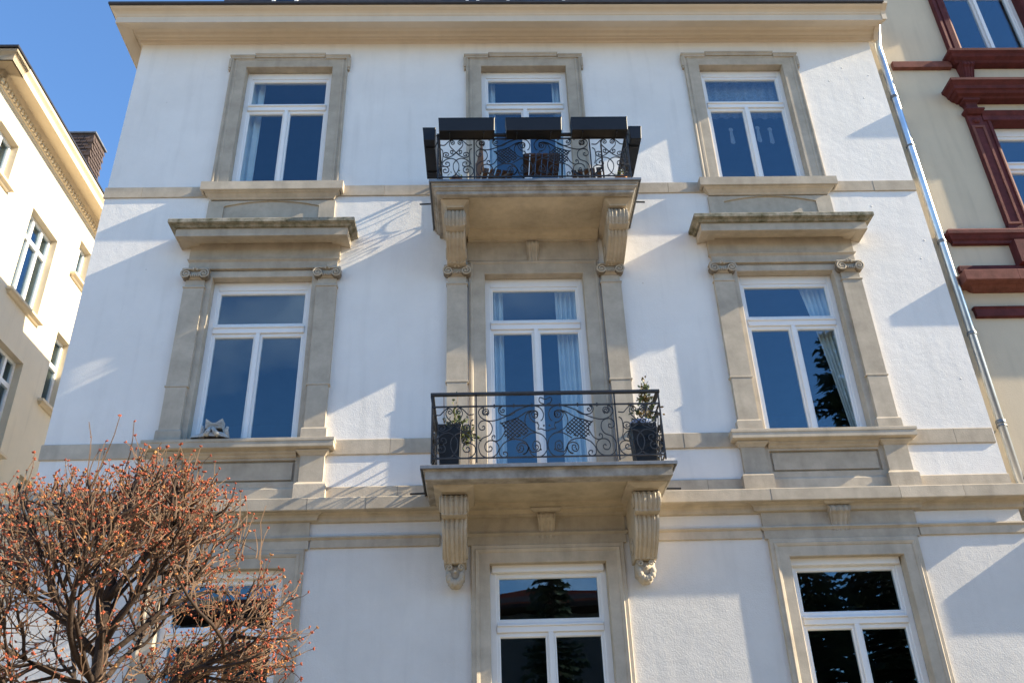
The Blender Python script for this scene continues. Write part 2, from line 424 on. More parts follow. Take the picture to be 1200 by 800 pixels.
BP = [(-.01, 4.998), (.10, 4.997), (.09, 4.98), (.06, 4.968), (.045, 4.94), (.04, 4.91), (.03, 4.90), (-.01, 4.895)]
for x0, x1 in ((EL - .1, -3.78), (-2.02, -0.62), (1.73, 2.92), (4.69, ER + .05)):
    MB().mould(BP, x0, x1, False, False).build('bed_moulding', 'stone_pale', house)
    MB().mould([(-.01, 4.745), (.042, 4.742), (.046, 4.725), (.03, 4.71), (.024, 4.705), (.024, 4.62), (-.01, 4.612)], x0, x1, False, False).build('frieze_band', 'stone_pale', house)

for (px, pz) in ((5.35, 11.82), (5.72, 11.66), (5.10, 11.55), (5.55, 11.2), (5.78, 8.62), (5.66, 8.33), (5.69, 6.55), (5.2, 9.2), (-4.4, 8.3), (1.95, 8.0), (-4.6, 11.2)):
    MB().ball((px, .001, pz), .015, .0045, .012, 7, 4).build('wall_plug', 'plaster_low', house, smooth=True)
# ---- windows
def window(x, z0, z1, parent, head, lower_top, upper_bot, shutter=False, hw=HW, d=-0.105, fmap_=fmap, glass='glass', lites=2, nomul=False):
    """frame, one transom light and two casements; head/upper_bot/lower_top are the sight lines of the panes"""
    a0, a1 = x - hw - 0.01, x + hw + 0.01
    s = 0.055
    zt = head + s
    b = MB(fmap_)
    b.box(a0, a0 + s + .02, d - .07, d, z0, z1 + .02); b.box(a1 - s - .02, a1, d - .07, d, z0, z1 + .02)
    b.box(a0 + s + .02, a1 - s - .02, d - .07, d - .001, zt, z1 + .02)
    b.box(a0 + s + .02, a1 - s - .02, d - .07, d - .002, z0, z0 + .05)
    tz0, tz1 = lower_top + s, upper_bot - s
    b.box(a0 + s + .02, a1 - s - .02, d - .07, d + .012, tz0, tz1)
    b.box(a0 + s + .025, a1 - s - .025, d, d + .03, tz1 - .03, tz1 - .012)
    fr = b.build('window', 'frame', parent, bevel=0.004)
    def sash(u0, u1, v0, v1, dd):
        q = MB(fmap_).sweep_frame(u0 + s, u1 - s, v0 + s, v1 - s, [(0, dd - .05), (0, dd - .012), (.012, dd), (s - .01, dd), (s, dd - .006), (s, dd - .05)], True)
        q.build('sash', 'frame', fr)
        MB(fmap_).box(u0 + s - .004, u1 - s + .004, dd - .034, dd - .022, v0 + s - .004, v1 - s + .004).build('pane', glass, fr)
    i0, i1 = a0 + s + .02 - .02, a1 - s
    sash(i0, i1, tz1 - .004, zt + .004, d - .012)
    n = lites
    wd = (i1 - i0) / n
    for k in range(n):
        sash(i0 + k * wd + .001, i0 + (k + 1) * wd - .001, z0 + .035, tz0 + .004, d - .012)
    if n == 2:
        q = MB(fmap_).box(x - .028, x + .028, d - .013, d + .014, z0 + .05, tz0); q.build('mullion', 'frame', fr, bevel=0.006)
    if shutter:
        MB(fmap_).box(a0 + .03, a1 - .03, d - .05, d + .045, zt + .005, z1 + .015).build('shutter_box', 'frame', fr, bevel=0.008)
    return fr

for k, x in AX.items():
    window(x, 9.0 if k == 'C' else 9.58, W3Z[1], house, 11.70, 11.07, 11.28)
    window(x, 5.17 if k == 'C' else 5.84, W2Z[1], house, 7.975, 7.34, 7.55)
    window(x, W1Z[0], W1Z[1], house, 4.27, 3.65, 3.85, shutter=True)

# ---- third floor window surrounds
for k, x in AX.items():
    z0 = 8.95 if k == 'C' else 9.575
    s = MB().sweep_frame(x - HW, x + HW, z0, W3Z[1],
        [(0, -.12), (0, .022), (.006, .028), (.135, .028), (.14, .035), (.165, .035), (.17, .026), (.19, .026), (.196, .04), (.205, .046), (.22, .046), (.225, .04), (.225, -.01)]).build('window_surround', 'stone', house)
    # stepped head moulding and small drops at the ears
    zt = W3Z[1] + .225
    hp = [(-.01, zt + .035), (.06, zt + .03), (.068, zt + .02), (.064, zt), (.052, zt - .012), (.048, zt - .04), (-.01, zt - .05)]
    hl = [(dd, zz - .03) for dd, zz in hp]
    MB().mould(hp, x - .52, x + .52, True, True).build('head_moulding', 'stone', s)
    MB().mould(hl, x - .885, x - .521, True, False).build('head_moulding', 'stone', s)
    MB().mould(hl, x + .521, x + .885, False, True).build('head_moulding', 'stone', s)
    for sg in (-1, 1):
        e = MB().cbox(min(x + sg * .855, x + sg * .89), max(x + sg * .855, x + sg * .89), .05, zt - .25, zt - .06)
        e.cbox(x + sg * .872 - .014, x + sg * .872 + .014, .05, zt - .30, zt - .265)
        e.build('ear', 'stone', s)
    if k != 'C':
        MB().mould([(-.12, 9.65), (.02, 9.645), (.13, 9.628), (.14, 9.62), (.14, 9.49), (.132, 9.482), (.105, 9.478)], x - .945, x + .945, True, True).build('sill', 'stone', house)
        MB().mould([(.115, 9.484), (.11, 9.468), (.085, 9.455), (.06, 9.43), (.045, 9.415), (.032, 9.395), (-.01, 9.39)], x - .90, x + .90, True, True).build('sill_moulding', 'stone_pale', house)
        # apron with a shallow arched field
        b = MB()
        n = 20
        a = [(x - .63 + 1.26 * i / n) for i in range(n + 1)]
        zz = [9.285 + .085 * (1 - ((v - x) / .63) ** 2) for v in a]
        top, bot = 9.37, 8.80
        b.face(b.p(x - .84, .03, bot), b.p(x - .63, .03, bot), b.p(x - .63, .03, 9.285), b.p(x - .63, .03, top), b.p(x - .84, .03, top))
        b.face(b.p(x + .63, .03, bot), b.p(x + .84, .03, bot), b.p(x + .84, .03, top), b.p(x + .63, .03, top), b.p(x + .63, .03, 9.285))
        for i in range(n):
            b.face(b.p(a[i], .03, zz[i]), b.p(a[i + 1], .03, zz[i + 1]), b.p(a[i + 1], .03, top), b.p(a[i], .03, top))
            b.face(b.p(a[i], .03, zz[i]), b.p(a[i + 1], .03, zz[i + 1]), b.p(a[i + 1], .008, zz[i + 1]), b.p(a[i], .008, zz[i]))
            b.face(b.p(a[i], .008, bot), b.p(a[i + 1], .008, bot), b.p(a[i + 1], .008, zz[i + 1]), b.p(a[i], .008, zz[i]))
        for sg in (-1, 1):
            b.face(b.p(x + sg * .63, .03, bot), b.p(x + sg * .63, .008, bot), b.p(x + sg * .63, .008, 9.285), b.p(x + sg * .63, .03, 9.285))
            b.face(b.p(x + sg * .84, .03, bot), b.p(x + sg * .84, -.01, bot), b.p(x + sg * .84, -.01, top), b.p(x + sg * .84, .03, top))
        b.build('apron', 'stone', house)

# ---- second floor: pilasters, entablatures
def capital(x, zc, parent):
    """ionic capital: volutes, egg and dart row, leaf, abacus, necking"""
    b = MB()
    b.mould([(-.01, 8.247), (.105, 8.247), (.113, 8.237), (.113, 8.223), (.10, 8.215), (-.01, 8.215)], x - .165, x + .165)
    b.mould([(-.01, 8.215), (.075, 8.215), (.09, 8.175), (.085, 8.125), (.066, 8.10), (-.01, 8.095)], x - .13, x + .13)
    c = b.build('capital', 'stone', parent)
    for sg in (-1, 1):
        q = MB(); cx = x + sg * .112; cz = 8.153
        pts = []
        for i in range(30):
            t = i / 29
            an = math.pi / 2 + sg * (-t * 2 * math.pi * 1.9); rr = .056 * (1 - t) + .010
            pts.append((cx + rr * math.cos(an) * 1.0, -.118, cz + rr * math.sin(an)))
        q.tube(pts, .0125, 5)
        n = 16
        q.ball((cx, -.118, cz), .015, .014, .015, 6, 4)
        q.build('volute', 'stone', parent)
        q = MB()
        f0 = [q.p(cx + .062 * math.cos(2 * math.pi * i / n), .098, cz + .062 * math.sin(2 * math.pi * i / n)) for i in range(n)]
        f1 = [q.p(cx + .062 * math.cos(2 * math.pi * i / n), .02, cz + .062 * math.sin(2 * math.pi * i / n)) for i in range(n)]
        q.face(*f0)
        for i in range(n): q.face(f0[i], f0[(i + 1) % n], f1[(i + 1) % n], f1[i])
        q.build('volute_ground', 'stone_dirt_shade', parent)
    q = MB()
    for j in range(-2, 3): q.ball((x + j * .026, -.1, 8.135), .011, .018, .024, 6, 4)
    for j in range(-1, 2): q.ball((x + j * .022, -.118, 8.225 + (.018 if j == 0 else 0)), .014, .016, .028, 6, 4)
    q.build('leaf_ornament', 'stone', parent)
def pilaster(x, zb, parent, w=.127):
    p = MB().cbox(x - w, x + w, .066, 6.60, 7.97, b=.004).build('pilaster', 'stone', house)
    MB().cbox(x - w + .006, x + w - .006, .072, zb + .19, 6.574, b=.004).build('lower_shaft', 'stone', p)
    MB().mould([(-.01, 6.608), (.065, 6.606), (.076, 6.598), (.076, 6.58), (.062, 6.573), (-.01, 6.57)], x - w - .012, x + w + .012).build('band', 'stone', p)
    MB().mould([(-.01, zb + .205), (.062, zb + .205), (.08, zb + .19), (.087, zb + .175), (.087, zb), (-.01, zb)], x - w - .02, x + w + .02).build('base', 'stone', p)
    MB().cbox(x - w + .01, x + w - .01, .054, 7.995, 8.10, b=.003).build('neck', 'stone', p)
    MB().mould([(-.01, 8.01), (.06, 8.005), (.076, 7.99), (.076, 7.973), (.056, 7.965), (-.01, 7.962)], x - w - .01, x + w + .01).build('neck_ring', 'stone', p)
    capital(x, 8.1, p)
    return p
for k, x in AX.items():
    if k == 'C':
        for px in (-0.432, 1.528): pilaster(px, 5.155, house)
        MB().sweep_frame(x - HW, x + HW, 5.16, W2Z[1], [(0, -.12), (0, .024), (.006, .03), (.155, .03), (.16, .038), (.18, .042), (.19, .033), (.20, .033), (.205, .02), (.205, -.01)]).build('window_surround', 'stone', house)
        MB().cbox(-0.30, 1.40, .022, 8.36, 8.70).build('frieze', 'stone', house)
        MB().mould([(-.01, 8.70), (.08, 8.70), (.085, 8.68), (.06, 8.66), (.05, 8.645), (-.01, 8.64)], -0.29, 1.39, False, False).build('frieze_moulding', 'stone', house)
        continue
    for sg in (-1, 1): pilaster(x + sg * .828 - (.0 if k == 'R' else .0), 5.828, house)
    MB().sweep_frame(x - HW, x + HW, 5.83, W2Z[1], [(0, -.12), (0, .016), (.005, .022), (.078, .022), (.082, .015), (.1, .015), (.1, -.01)]).build('window_surround', 'stone', house)
    e = MB().mould([(-.01, 8.41), (.065, 8.408), (.082, 8.40), (.082, 8.387), (.068, 8.375), (.056, 8.36), (.056, 8.263), (.05, 8.26), (.02, 8.26)], x - .965, x + .965, True, True).build('architrave', 'stone', house)
    MB().cbox(x - .96, x + .96, .04, 8.40, 8.70, b=.003).build('frieze', 'stone', house)
    pdm = MB().mould([(.035, 8.672), (.06, 8.67), (.075, 8.64), (.10, 8.632), (.14, 8.625), (.19, 8.622), (.195, 8.618), (.285, 8.60), (.29, 8.592), (.305, 8.594), (.305, 8.695), (.298, 8.70), (.298, 8.718)], x - 1.085, x + 1.085).build('pediment', 'stone', house)
    MB().mould([(.29, 8.716), (.33, 8.716), (.335, 8.722), (.35, 8.738), (.378, 8.744), (.38, 8.75), (.395, 8.752), (.395, 8.80), (.385, 8.812), (.2, 8.835), (-.01, 8.86)], x - 1.175, x + 1.175).build('top_moulding', 'stone_mossy', pdm)
    # sill, pedestal dies, panel
    MB().mould([(-.12, 5.885), (.02, 5.88), (.158, 5.866), (.17, 5.859), (.17, 5.827), (.163, 5.82), (.163, 5.758), (.152, 5.75), (.10, 5.745), (.09, 5.737), (-.01, 5.735)], x - 1.085, x + 1.085).build('sill', 'stone', house)
    for sg in (-1, 1):
        cx = x + sg * .835
        di = MB().cbox(cx - .137, cx + .137, .058, 5.34, 5.69, b=.004).build('pedestal_die', 'stone', house)
        MB().mould([(-.01, 5.738), (.11, 5.738), (.108, 5.725), (.084, 5.706), (.064, 5.682), (-.01, 5.677)], cx - .188, cx + .188).build('die_cap', 'stone', di)
        MB().mould([(-.01, 5.365), (.065, 5.36), (.088, 5.338), (.094, 5.325), (.094, 5.12), (-.01, 5.115)], cx - .178, cx + .178).build('die_base', 'stone_pale', di)
    b = MB()
    b.wall(x - .72, x + .72, 5.11, 5.74, [(x - .64, x + .64, 5.385, 5.645)], .02)
    b.reveal((x - .64, x + .64, 5.385, 5.645), .02, -.012)
    b.box(x - .61, x + .61, -.012, .012, 5.412, 5.618)
    b.face(b.p(x - .64, -.012, 5.385), b.p(x + .64, -.012, 5.385), b.p(x + .64, -.012, 5.645), b.p(x - .64, -.012, 5.645))
    b.build('sill_panel', 'stone', house)
    MB().mould([(.015, 5.315), (.026, 5.31), (.034, 5.295), (.034, 5.11), (-.01, 5.11)], x - .66, x + .66, False, False).build('panel_plinth', 'stone', house)
    MB().mould([(-.01, 5.737), (.088, 5.735), (.084, 5.717), (.055, 5.70), (.04, 5.68), (.018, 5.67)], x - .645, x + .645, False, False).build('panel_cap', 'stone', house)

# ---- first floor surrounds
def small_console(x, zt, zb, d, w, parent):
    prof = [(0, zt), (d * .8, zt), (d, zt - .03), (d, zt - .07), (d * .75, zt - .1), (d * .6, zt - .14), (d * .45, (zb + zt) / 2 - .04), (d * .33, zb + .03), (d * .3, zb), (0, zb)]
    console(x - w, x + w, prof, 3, .018, 'keystone_console', parent, wb=.72)
def console(x0, x1, prof, ribs, gd, name, parent, wb=1.0, m='stone', f=fmap):
    """extruded S profile with fluted front; wb = width factor at the bottom"""
    b = MB(f); cx = (x0 + x1) / 2; hw = (x1 - x0) / 2
    n = ribs * 4
    zs = [z for d, z in prof]; zt, zb = max(zs), min(zs)
    rows = []
    for d, z in prof:
        f = 1 - (1 - wb) * (zt - z) / (zt - zb)
        row = []
        for i in range(n + 1):
            u = i / n
            g = 0
            if 0.08 < u < 0.92 and d > .02:
                g = gd * (0.5 - 0.5 * math.cos(2 * math.pi * (u - .08) / .84 * ribs)) 
            row.append(b.p(cx + (2 * u - 1) * hw * f, max(d - (gd - g) if .08 < u < .92 and d > .02 else d, -.01), z))
        rows.append(row)
    for r0, r1 in zip(rows, rows[1:]):
        for i in range(n): b.face(r0[i], r0[i + 1], r1[i + 1], r1[i])
    for e in (0, n):
        back = [b.p(*[(cx + (2 * (e / n) - 1) * hw * (1 - (1 - wb) * (zt - z) / (zt - zb))), -.01, z]) for d, z in prof]
        for i in range(len(prof) - 1): b.face(rows[i][e], rows[i + 1][e], back[i + 1], back[i])
    return b.build(name, m, parent)

for k, x in AX.items():
    MB().sweep_frame(x - HW, x + HW, W1Z[0] - .05, W1Z[1],
        [(0, -.36), (0, .026), (.006, .032), (.115, .032), (.12, .04), (.14, .047), (.15, .05), (.16, .04), (.195, .04), (.2, .034), (.205, -.01)]).build('window_surround', 'stone', house)
    MB().cbox(x - .865, x + .865, .03, 4.605, 4.91, b=.003).build('frieze', 'stone', house)
    MB().mould([(-.01, 4.745), (.05, 4.742), (.056, 4.725), (.04, 4.71), (.033, 4.70)], x - .90, x + .90).build('frieze_moulding', 'stone', house)
    MB().mould([(-.01, 4.998), (.135, 4.997), (.125, 4.98), (.092, 4.968), (.075, 4.945), (.068, 4.915), (.04, 4.905), (-.01, 4.90)], x - 1.01 , x + 1.01).build('frieze_cap', 'stone', house)
    MB().mould([(-.36, 2.34), (.02, 2.33), (.18, 2.29), (.19, 2.28), (.19, 2.18), (-.01, 2.16)], x - .95, x + .95).build('sill', 'stone', house)
    if k != 'C':
        MB().mould([(.05, 4.997), (.153, 4.997), (.15, 4.98), (.125, 4.962), (.05, 4.958)], x - .175, x + .175).build('console_cap', 'stone', house)
        small_console(x, 4.955, 4.685, .13, .125, house)
MB().mould([(-.01, 1.25), (.04, 1.24), (.1, 1.2), (.1, 0), (-.01, 0)], EL, ER, False, False).build('base_course', 'stone', house)

# ================================================================ wrought iron curves (drawn in a 1 x 1 panel)
def catmull(P, seg=6):
    out = []
    n = len(P)
    for i in range(n - 1):
        p0, p1, p2, p3 = P[max(i - 1, 0)], P[i], P[i + 1], P[min(i + 2, n - 1)]
        for k in range(seg):
            t = k / seg
            out.append(tuple(0.5 * ((2 * b) + (-a + c) * t + (2 * a - 5 * b + 4 * c - d) * t * t + (-a + 3 * b - 3 * c + d) * t ** 3) for a, b, c, d in zip(p0, p1, p2, p3)))
    out.append(P[-1])
    return out
def spiral_in(p, c, turns, sgn):
    """points from p winding into the centre c"""
    dx, dy = p[0] - c[0], p[1] - c[1]
    r0 = math.hypot(dx, dy); a0 = math.atan2(dy, dx)
    n = int(10 * turns)
    return [(c[0] + r0 * (1 - .86 * i / n) * math.cos(a0 + sgn * 2 * math.pi * turns * i / n),
             c[1] + r0 * (1 - .86 * i / n) * math.sin(a0 + sgn * 2 * math.pi * turns * i / n)) for i in range(n + 1)]
# traced in hundredths of the panel: x 0..100 from post to mirror axis, y 0..100 from bottom rail to middle rail
def Z(px, py): return ((px - 462) / 6.78, (690 - py) / 4.83)        # centre half panel
def Y(px, py): return ((px - 60) / 2.01, (690 - py) / 4.83)         # end panel, left half of 201 units
CEN = []
CEN.append(catmull([Z(575, 270), Z(548, 285), Z(530, 265), Z(545, 238), Z(575, 240), Z(584, 270), Z(568, 298)]) )
CEN.append(catmull([Z(545, 268), Z(556, 252), Z(572, 262), Z(565, 285), Z(535, 288), Z(520, 262), Z(535, 222), Z(500, 232), Z(484, 270), Z(510, 315), Z(570, 345), Z(640, 345), Z(740, 312), Z(850, 255), Z(950, 218), Z(1020, 210), Z(1080, 228), Z(1115, 285), Z(1105, 335), Z(1085, 355)]))
CEN.append(catmull([Z(712, 250), Z(722, 240), Z(735, 250), Z(725, 268), Z(700, 262), Z(692, 235), Z(712, 215), Z(680, 230), Z(684, 270), Z(720, 297), Z(790, 297), Z(840, 268)]))
CEN.append(catmull([Z(520, 405), Z(530, 395), Z(543, 405), Z(538, 425), Z(510, 432), Z(488, 415), Z(485, 380), Z(510, 350), Z(555, 345), Z(600, 372), Z(614, 430), Z(585, 482), Z(520, 510), Z(486, 560), Z(484, 610), Z(505, 660), Z(555, 688), Z(610, 685), Z(655, 655), Z(675, 605), Z(660, 560), Z(625, 535), Z(580, 535), Z(548, 560), Z(540, 600), Z(562, 632), Z(598, 628), Z(610, 602), Z(592, 585), Z(580, 598)]))
CEN.append(catmull([Z(632, 508), Z(640, 495), Z(630, 485), Z(612, 495), Z(612, 525), Z(645, 540), Z(690, 520), Z(722, 475), Z(738, 430), Z(715, 385), Z(690, 365)]))
CEN.append(catmull([Z(885, 612), Z(872, 600), Z(885, 585), Z(905, 595), Z(905, 630), Z(870, 645), Z(845, 615), Z(858, 575), Z(905, 560), Z(945, 585), Z(945, 640), Z(900, 664), Z(930, 655), Z(955, 605), Z(935, 560), Z(880, 530), Z(800, 525), Z(730, 555), Z(690, 600), Z(676, 640), Z(690, 676), Z(730, 688), Z(755, 665), Z(740, 640), Z(715, 645), Z(722, 665)]))
CEN.append(catmull([Z(1030, 605), Z(1022, 592), Z(1036, 582), Z(1050, 600), Z(1036, 625), Z(1005, 618), Z(998, 580), Z(1020, 545), Z(1060, 560), Z(1070, 605), Z(1050, 635), Z(985, 645), Z(960, 600), Z(965, 640), Z(1000, 680), Z(1060, 688), Z(1110, 660), Z(1138, 600), Z(1125, 530), Z(1080, 480), Z(1010, 465), Z(950, 490), Z(905, 520)]))
CEN.append(catmull([Z(1035, 310), Z(1025, 298), Z(1038, 288), Z(1055, 302), Z(1040, 325), Z(1010, 318), Z(1000, 285), Z(1035, 262), Z(1060, 290), Z(1050, 320), Z(1058, 275), Z(1015, 255), Z(955, 268), Z(890, 305), Z(845, 330), Z(760, 355), Z(700, 375)]))
CEN.append(catmull([Z(1000, 262), Z(955, 285), Z(935, 330), Z(935, 380), Z(970, 430), Z(1040, 465)]))
CEN.append(catmull([Z(1000, 262), Z(975, 285), Z(985, 330), Z(1020, 365), Z(1060, 372)]))
CEN.append(catmull([Z(1140, 150), Z(1090, 130), Z(1078, 160), Z(1095, 185), Z(1130, 195)]))
CEN.append(catmull([Z(1050, 375), Z(1065, 400), Z(1055, 430), Z(1085, 430), Z(1110, 440), Z(1138, 450)]))
# lattice of the centre panel
def lattice():
    L = []
    poly = [Z(695, 375), Z(860, 320), Z(935, 380), Z(965, 470), Z(790, 528), Z(725, 495), Z(740, 440)]
    def clip(p, q):
        ts = []
        for a, b in zip(poly, poly[1:] + poly[:1]):
            d1 = (q[0] - p[0], q[1] - p[1]); d2 = (b[0] - a[0], b[1] - a[1])
            den = d1[0] * d2[1] - d1[1] * d2[0]
            if abs(den) < 1e-9: continue
            t = ((a[0] - p[0]) * d2[1] - (a[1] - p[1]) * d2[0]) / den
            u = ((a[0] - p[0]) * d1[1] - (a[1] - p[1]) * d1[0]) / den
            if 0 <= u <= 1: ts.append(t)
        if len(ts) < 2: return None
        return [tuple(p[i] + (q[i] - p[i]) * t for i in (0, 1)) for t in (min(ts), max(ts))]
    for k in range(-12, 22):
        o = Z(600 + k * 42, 430)
        for sx in (-1, 1):
            s = clip((o[0] - sx * 30, o[1] - 37), (o[0] + sx * 30, o[1] + 37))
            if s: L.append(s)
    return L
CEN += lattice()
END = []
END.append(catmull([Y(82, 282), Y(130, 285), Y(165, 250), Y(200, 222), Y(235, 235), Y(240, 262), Y(220, 275), Y(205, 260), Y(215, 245), Y(228, 255)]))
END.append(catmull([Y(205, 225), Y(186, 265), Y(196, 305), Y(230, 345), Y(258, 378), Y(310, 425), Y(365, 445), Y(400, 425), Y(398, 390), Y(370, 380), Y(345, 395), Y(350, 420), Y(375, 425), Y(380, 408), Y(365, 402)]))
END.append(catmull([Y(215, 380), Y(228, 372), Y(220, 355), Y(200, 360), Y(203, 388), Y(235, 400), Y(258, 378)]))
END.append(catmull([Y(365, 530), Y(378, 520), Y(366, 502), Y(338, 510), Y(335, 545), Y(370, 558), Y(410, 540), Y(405, 500), Y(365, 465), Y(310, 455), Y(262, 480), Y(232, 530), Y(236, 600), Y(275, 665), Y(340, 690), Y(410, 680), Y(448, 640), Y(448, 590), Y(415, 558), Y(365, 560), Y(340, 595), Y(355, 630), Y(390, 632), Y(402, 605), Y(380, 588), Y(370, 602)]))
END.append([Y(258, 465), Y(258, 690)][:0] or catmull([Y(85, 330), Y(108, 350), Y(115, 400), Y(112, 470), Y(95, 530)]))

def railing(parent, x0, x1, p0, p1, zb, zm, zh, d, dback, hand_r, name='railing'):
    """iron balcony railing: handrail, mid rail, bottom rail, posts, scrollwork in front and at the sides"""
    R_ = .0068
    root = MB()
    def bar(a, b, r): root.tube([a, b], r, 4)
    def F(x, z): return (x, -d, z)
    H = zm - zb
    for xx in (x0, p0, p1, x1): bar(F(xx, zb - .05), F(xx, zh), .011)
    for z, r in ((zb, .010), (zm, .011)):
        bar(F(x0, z), F(x1, z), r)
        for xx in (x0, x1): bar((xx, -d, z), (xx, -dback, z), r)
    for xx in (x0, x1): bar((xx, -dback, zb - .05), (xx, -dback, zh), .011)
    rl = root.build(name, 'iron', parent)
    b = MB()
    b.box(x0 - .018, x1 + .018, d - .022, d + .022, zh - .016, zh + .016)
    for xx in (x0, x1): b.box(xx - .02, xx + .02, dback, d - .022, zh - .016, zh + .016)
    b.build('handrail', 'iron', parent, bevel=.004)
    s = MB()
    cw = (p1 - p0) / 2
    for c in CEN:
        for mir in (0, 1):
            s.tube([F((p0 + q[0] / 100 * cw) if not mir else (p1 - q[0] / 100 * cw), zb + q[1] / 100 * H) for q in c], R_, 4)
    def endp(f, wdt):
        for c in END:
            for mir in (0, 1):
                s.tube([f((q[0] / 200 * wdt) if not mir else wdt - q[0] / 200 * wdt, zb + q[1] / 100 * H) for q in c], R_, 4)
    endp(lambda a, z: (x0 + a, -d, z), p0 - x0)
    endp(lambda a, z: (p1 + a, -d, z), x1 - p1)
    L = (d - dback)
    for xx in (x0, x1):
        endp(lambda a, z: (xx, -dback - a, z), L / 2)
        endp(lambda a, z: (xx, -dback - L / 2 - a, z), L / 2)
    # collars on the rails and balls on the lattice
    for t in (.13, .27, .40, .6, .73, .87): s.box(p0 + t * (p1 - p0) - .008, p0 + t * (p1 - p0) + .008, d - .014, d + .014, zm - .016, zm + .016)
    for xx, yy in ((.3, .14), (.55, .14), (.3, .4), (.52, .6)):
        s.ball(F(p0 + xx * 2 * cw, zb + yy * H), .011, .011, .011, 6, 4); s.ball(F(p1 - xx * 2 * cw, zb + yy * H), .011, .011, .011, 6, 4)
    s.build('scrollwork', 'iron', parent)
    return rl

def balcony(zs, x0, x1, d, lower):
    bal = bpy.data.objects.new('balcony', None); C.objects.link(bal); bal.parent = house
    zt = zs                                                     # top edge of the slab
    if lower:
        pr = [(-.01, zt), (d - .03, zt), (d - .03, zt - .035), (d - .05, zt - .04), (d - .05, zt - .13), (d - .06, zt - .138), (d - .2, zt - .135), (d - .21, zt - .125)]
    else:
        pr = [(-.01, zt), (d - .03, zt), (d - .03, zt - .05), (d - .045, zt - .055), (d - .045, zt - .085), (d - .06, zt - .09), (d - .075, zt - .11), (d - .09, zt - .115), (d - .09, zt - .155), (d - .10, zt - .163), (d - .16, zt - .16), (d - .17, zt - .15)]
    MB().mould(pr, x0 + .03, x1 - .03).build('slab', 'stone_wet', bal)
    zsf = pr[-1][1]
    dm = pr[1][0]; dl = pr[-1][0]
    xl, xr = x0 + .03 + dm - dl, x1 - .03 - dm + dl
    b = MB()
    b.face(b.p(xl, dl, zsf), b.p(xr, dl, zsf), b.p(xr, -.01, zsf), b.p(xl, -.01, zsf))
    b.build('soffit', 'stone_soffit', bal)
    # cove where the soffit meets the wall
    MB().mould([(.20, zsf + .004), (.19, zsf - .025), (.13, zsf - .035), (.09, zsf - .06), (.08, zsf - .085), (-.01, zsf - .09)], x0 + .46, x1 - .46, False, False).build('cove', 'stone_soffit', bal)
    # zinc drip edge
    b = MB()
    prf = [(d - .30, zt + .012), (d - .004, zt + .008), (d, zt + .004), (d, zt - .028), (d - .012, zt - .03), (d - .014, zt - .004), (d - .30, zt + .002)]
    b.mould(prf, x0, x1)
    b.build('drip_edge', 'zinc_dull', bal)
    MB().box(x0 + .05, x1 - .05, .01, d - .05, zt + .013, zt + .028).build('floor', 'paving', bal)
    return bal, zsf

def spout(bal, x, z, sg):
    MB().tube([(x, -.33, z), (x + sg * .17, -.33, z - .004)], .011, 6).build('drain_spout', 'iron', bal)

# lower balcony
MB().cbox(-.56, 1.70, .16, 4.99, 5.03).build('ledge_stone', 'stone_soffit', house)
bal1, zsf1 = balcony(5.148, -0.78, 1.865, 1.0, True)
railing(bal1, -.668, 1.765, -.2, 1.285, 5.25, 5.84, 5.985, .93, .02, .02)
spout(bal1, -.76, 5.10, -1); spout(bal1, 1.85, 5.10, 1)
# upper balcony
bal2, zsf2 = balcony(8.895, -0.75, 1.868, 1.0, False)
railing(bal2, -.645, 1.76, -.19, 1.275, 8.97, 9.59, 9.655, .95, .02, .02)
spout(bal2, -.74, 9.05, -1); spout(bal2, 1.86, 9.05, 1)

def volute_side(b, cx, d, z, r, sg):
    pts = []
    for i in range(28):
        t = i / 27; an = math.pi * 0.5 - t * 2 * math.pi * 1.7; rr = r * (1 - t * .88)
        pts.append((cx + sg * .004, -(d + rr * math.cos(an)), z + rr * math.sin(an)))
    b.tube(pts, .012, 5)
for cx in (-.445, 1.575):
    pr = [(0, 4.975), (.60, 4.975), (.655, 4.955), (.685, 4.92), (.695, 4.875), (.685, 4.83), (.655, 4.79), (.64, 4.772), (.635, 4.752), (.615, 4.748), (.53, 4.742), (.535, 4.70), (.525, 4.645), (.49, 4.58), (.44, 4.52), (.37, 4.46), (.30, 4.41), (.25, 4.375), (.24, 4.36), (0, 4.355)]
    c = console(cx - .137, cx + .137, pr, 4, .026, 'console', bal1, wb=.86)
    MB().mould([(-.01, 5.02), (.80, 5.02), (.795, 5.0), (.76, 4.99), (.725, 4.978), (.72, 4.972), (-.01, 4.970)], cx - .21, cx + .21).build('console_cap', 'stone', bal1)
    for sg in (-1, 1):
        for vx, vd, vz, vr in ((.137, .575, 4.87, .09), (.122, .16, 4.50, .10)):
            q = MB(); volute_side(q, cx + sg * vx, vd, vz, vr, sg); q.build('console_volute', 'stone', bal1)
    q = MB()                                                   # rosette at the foot of the console
    q.cbox(cx - .10, cx + .10, .17, 4.20, 4.356, b=.02)
    zc, dc = 4.25, .17
    for i in range(7):
        an = math.pi * (1.02 + .96 * i / 6)
        q.ball((cx + .072 * math.cos(an), -(dc + .012), zc + .085 * math.sin(an)), .034, .03, .042, 7, 5)
    for sg in (-1, 1):
        pts = [(cx + sg * .062 + sg * .036 * (1 - t / 14) * math.cos(t * .75), -(dc + .03), 4.325 + .036 * (1 - t / 14) * math.sin(t * .75)) for t in range(14)]
        q.tube(pts, .011, 5)
    q.ball((cx, -(dc + .02), zc + .03), .02, .03, .02, 6, 4)
    q.ball((cx, -.07, 4.19), .085, .09, .07, 8, 5)
    q.build('rosette', 'stone', bal1, smooth=True)
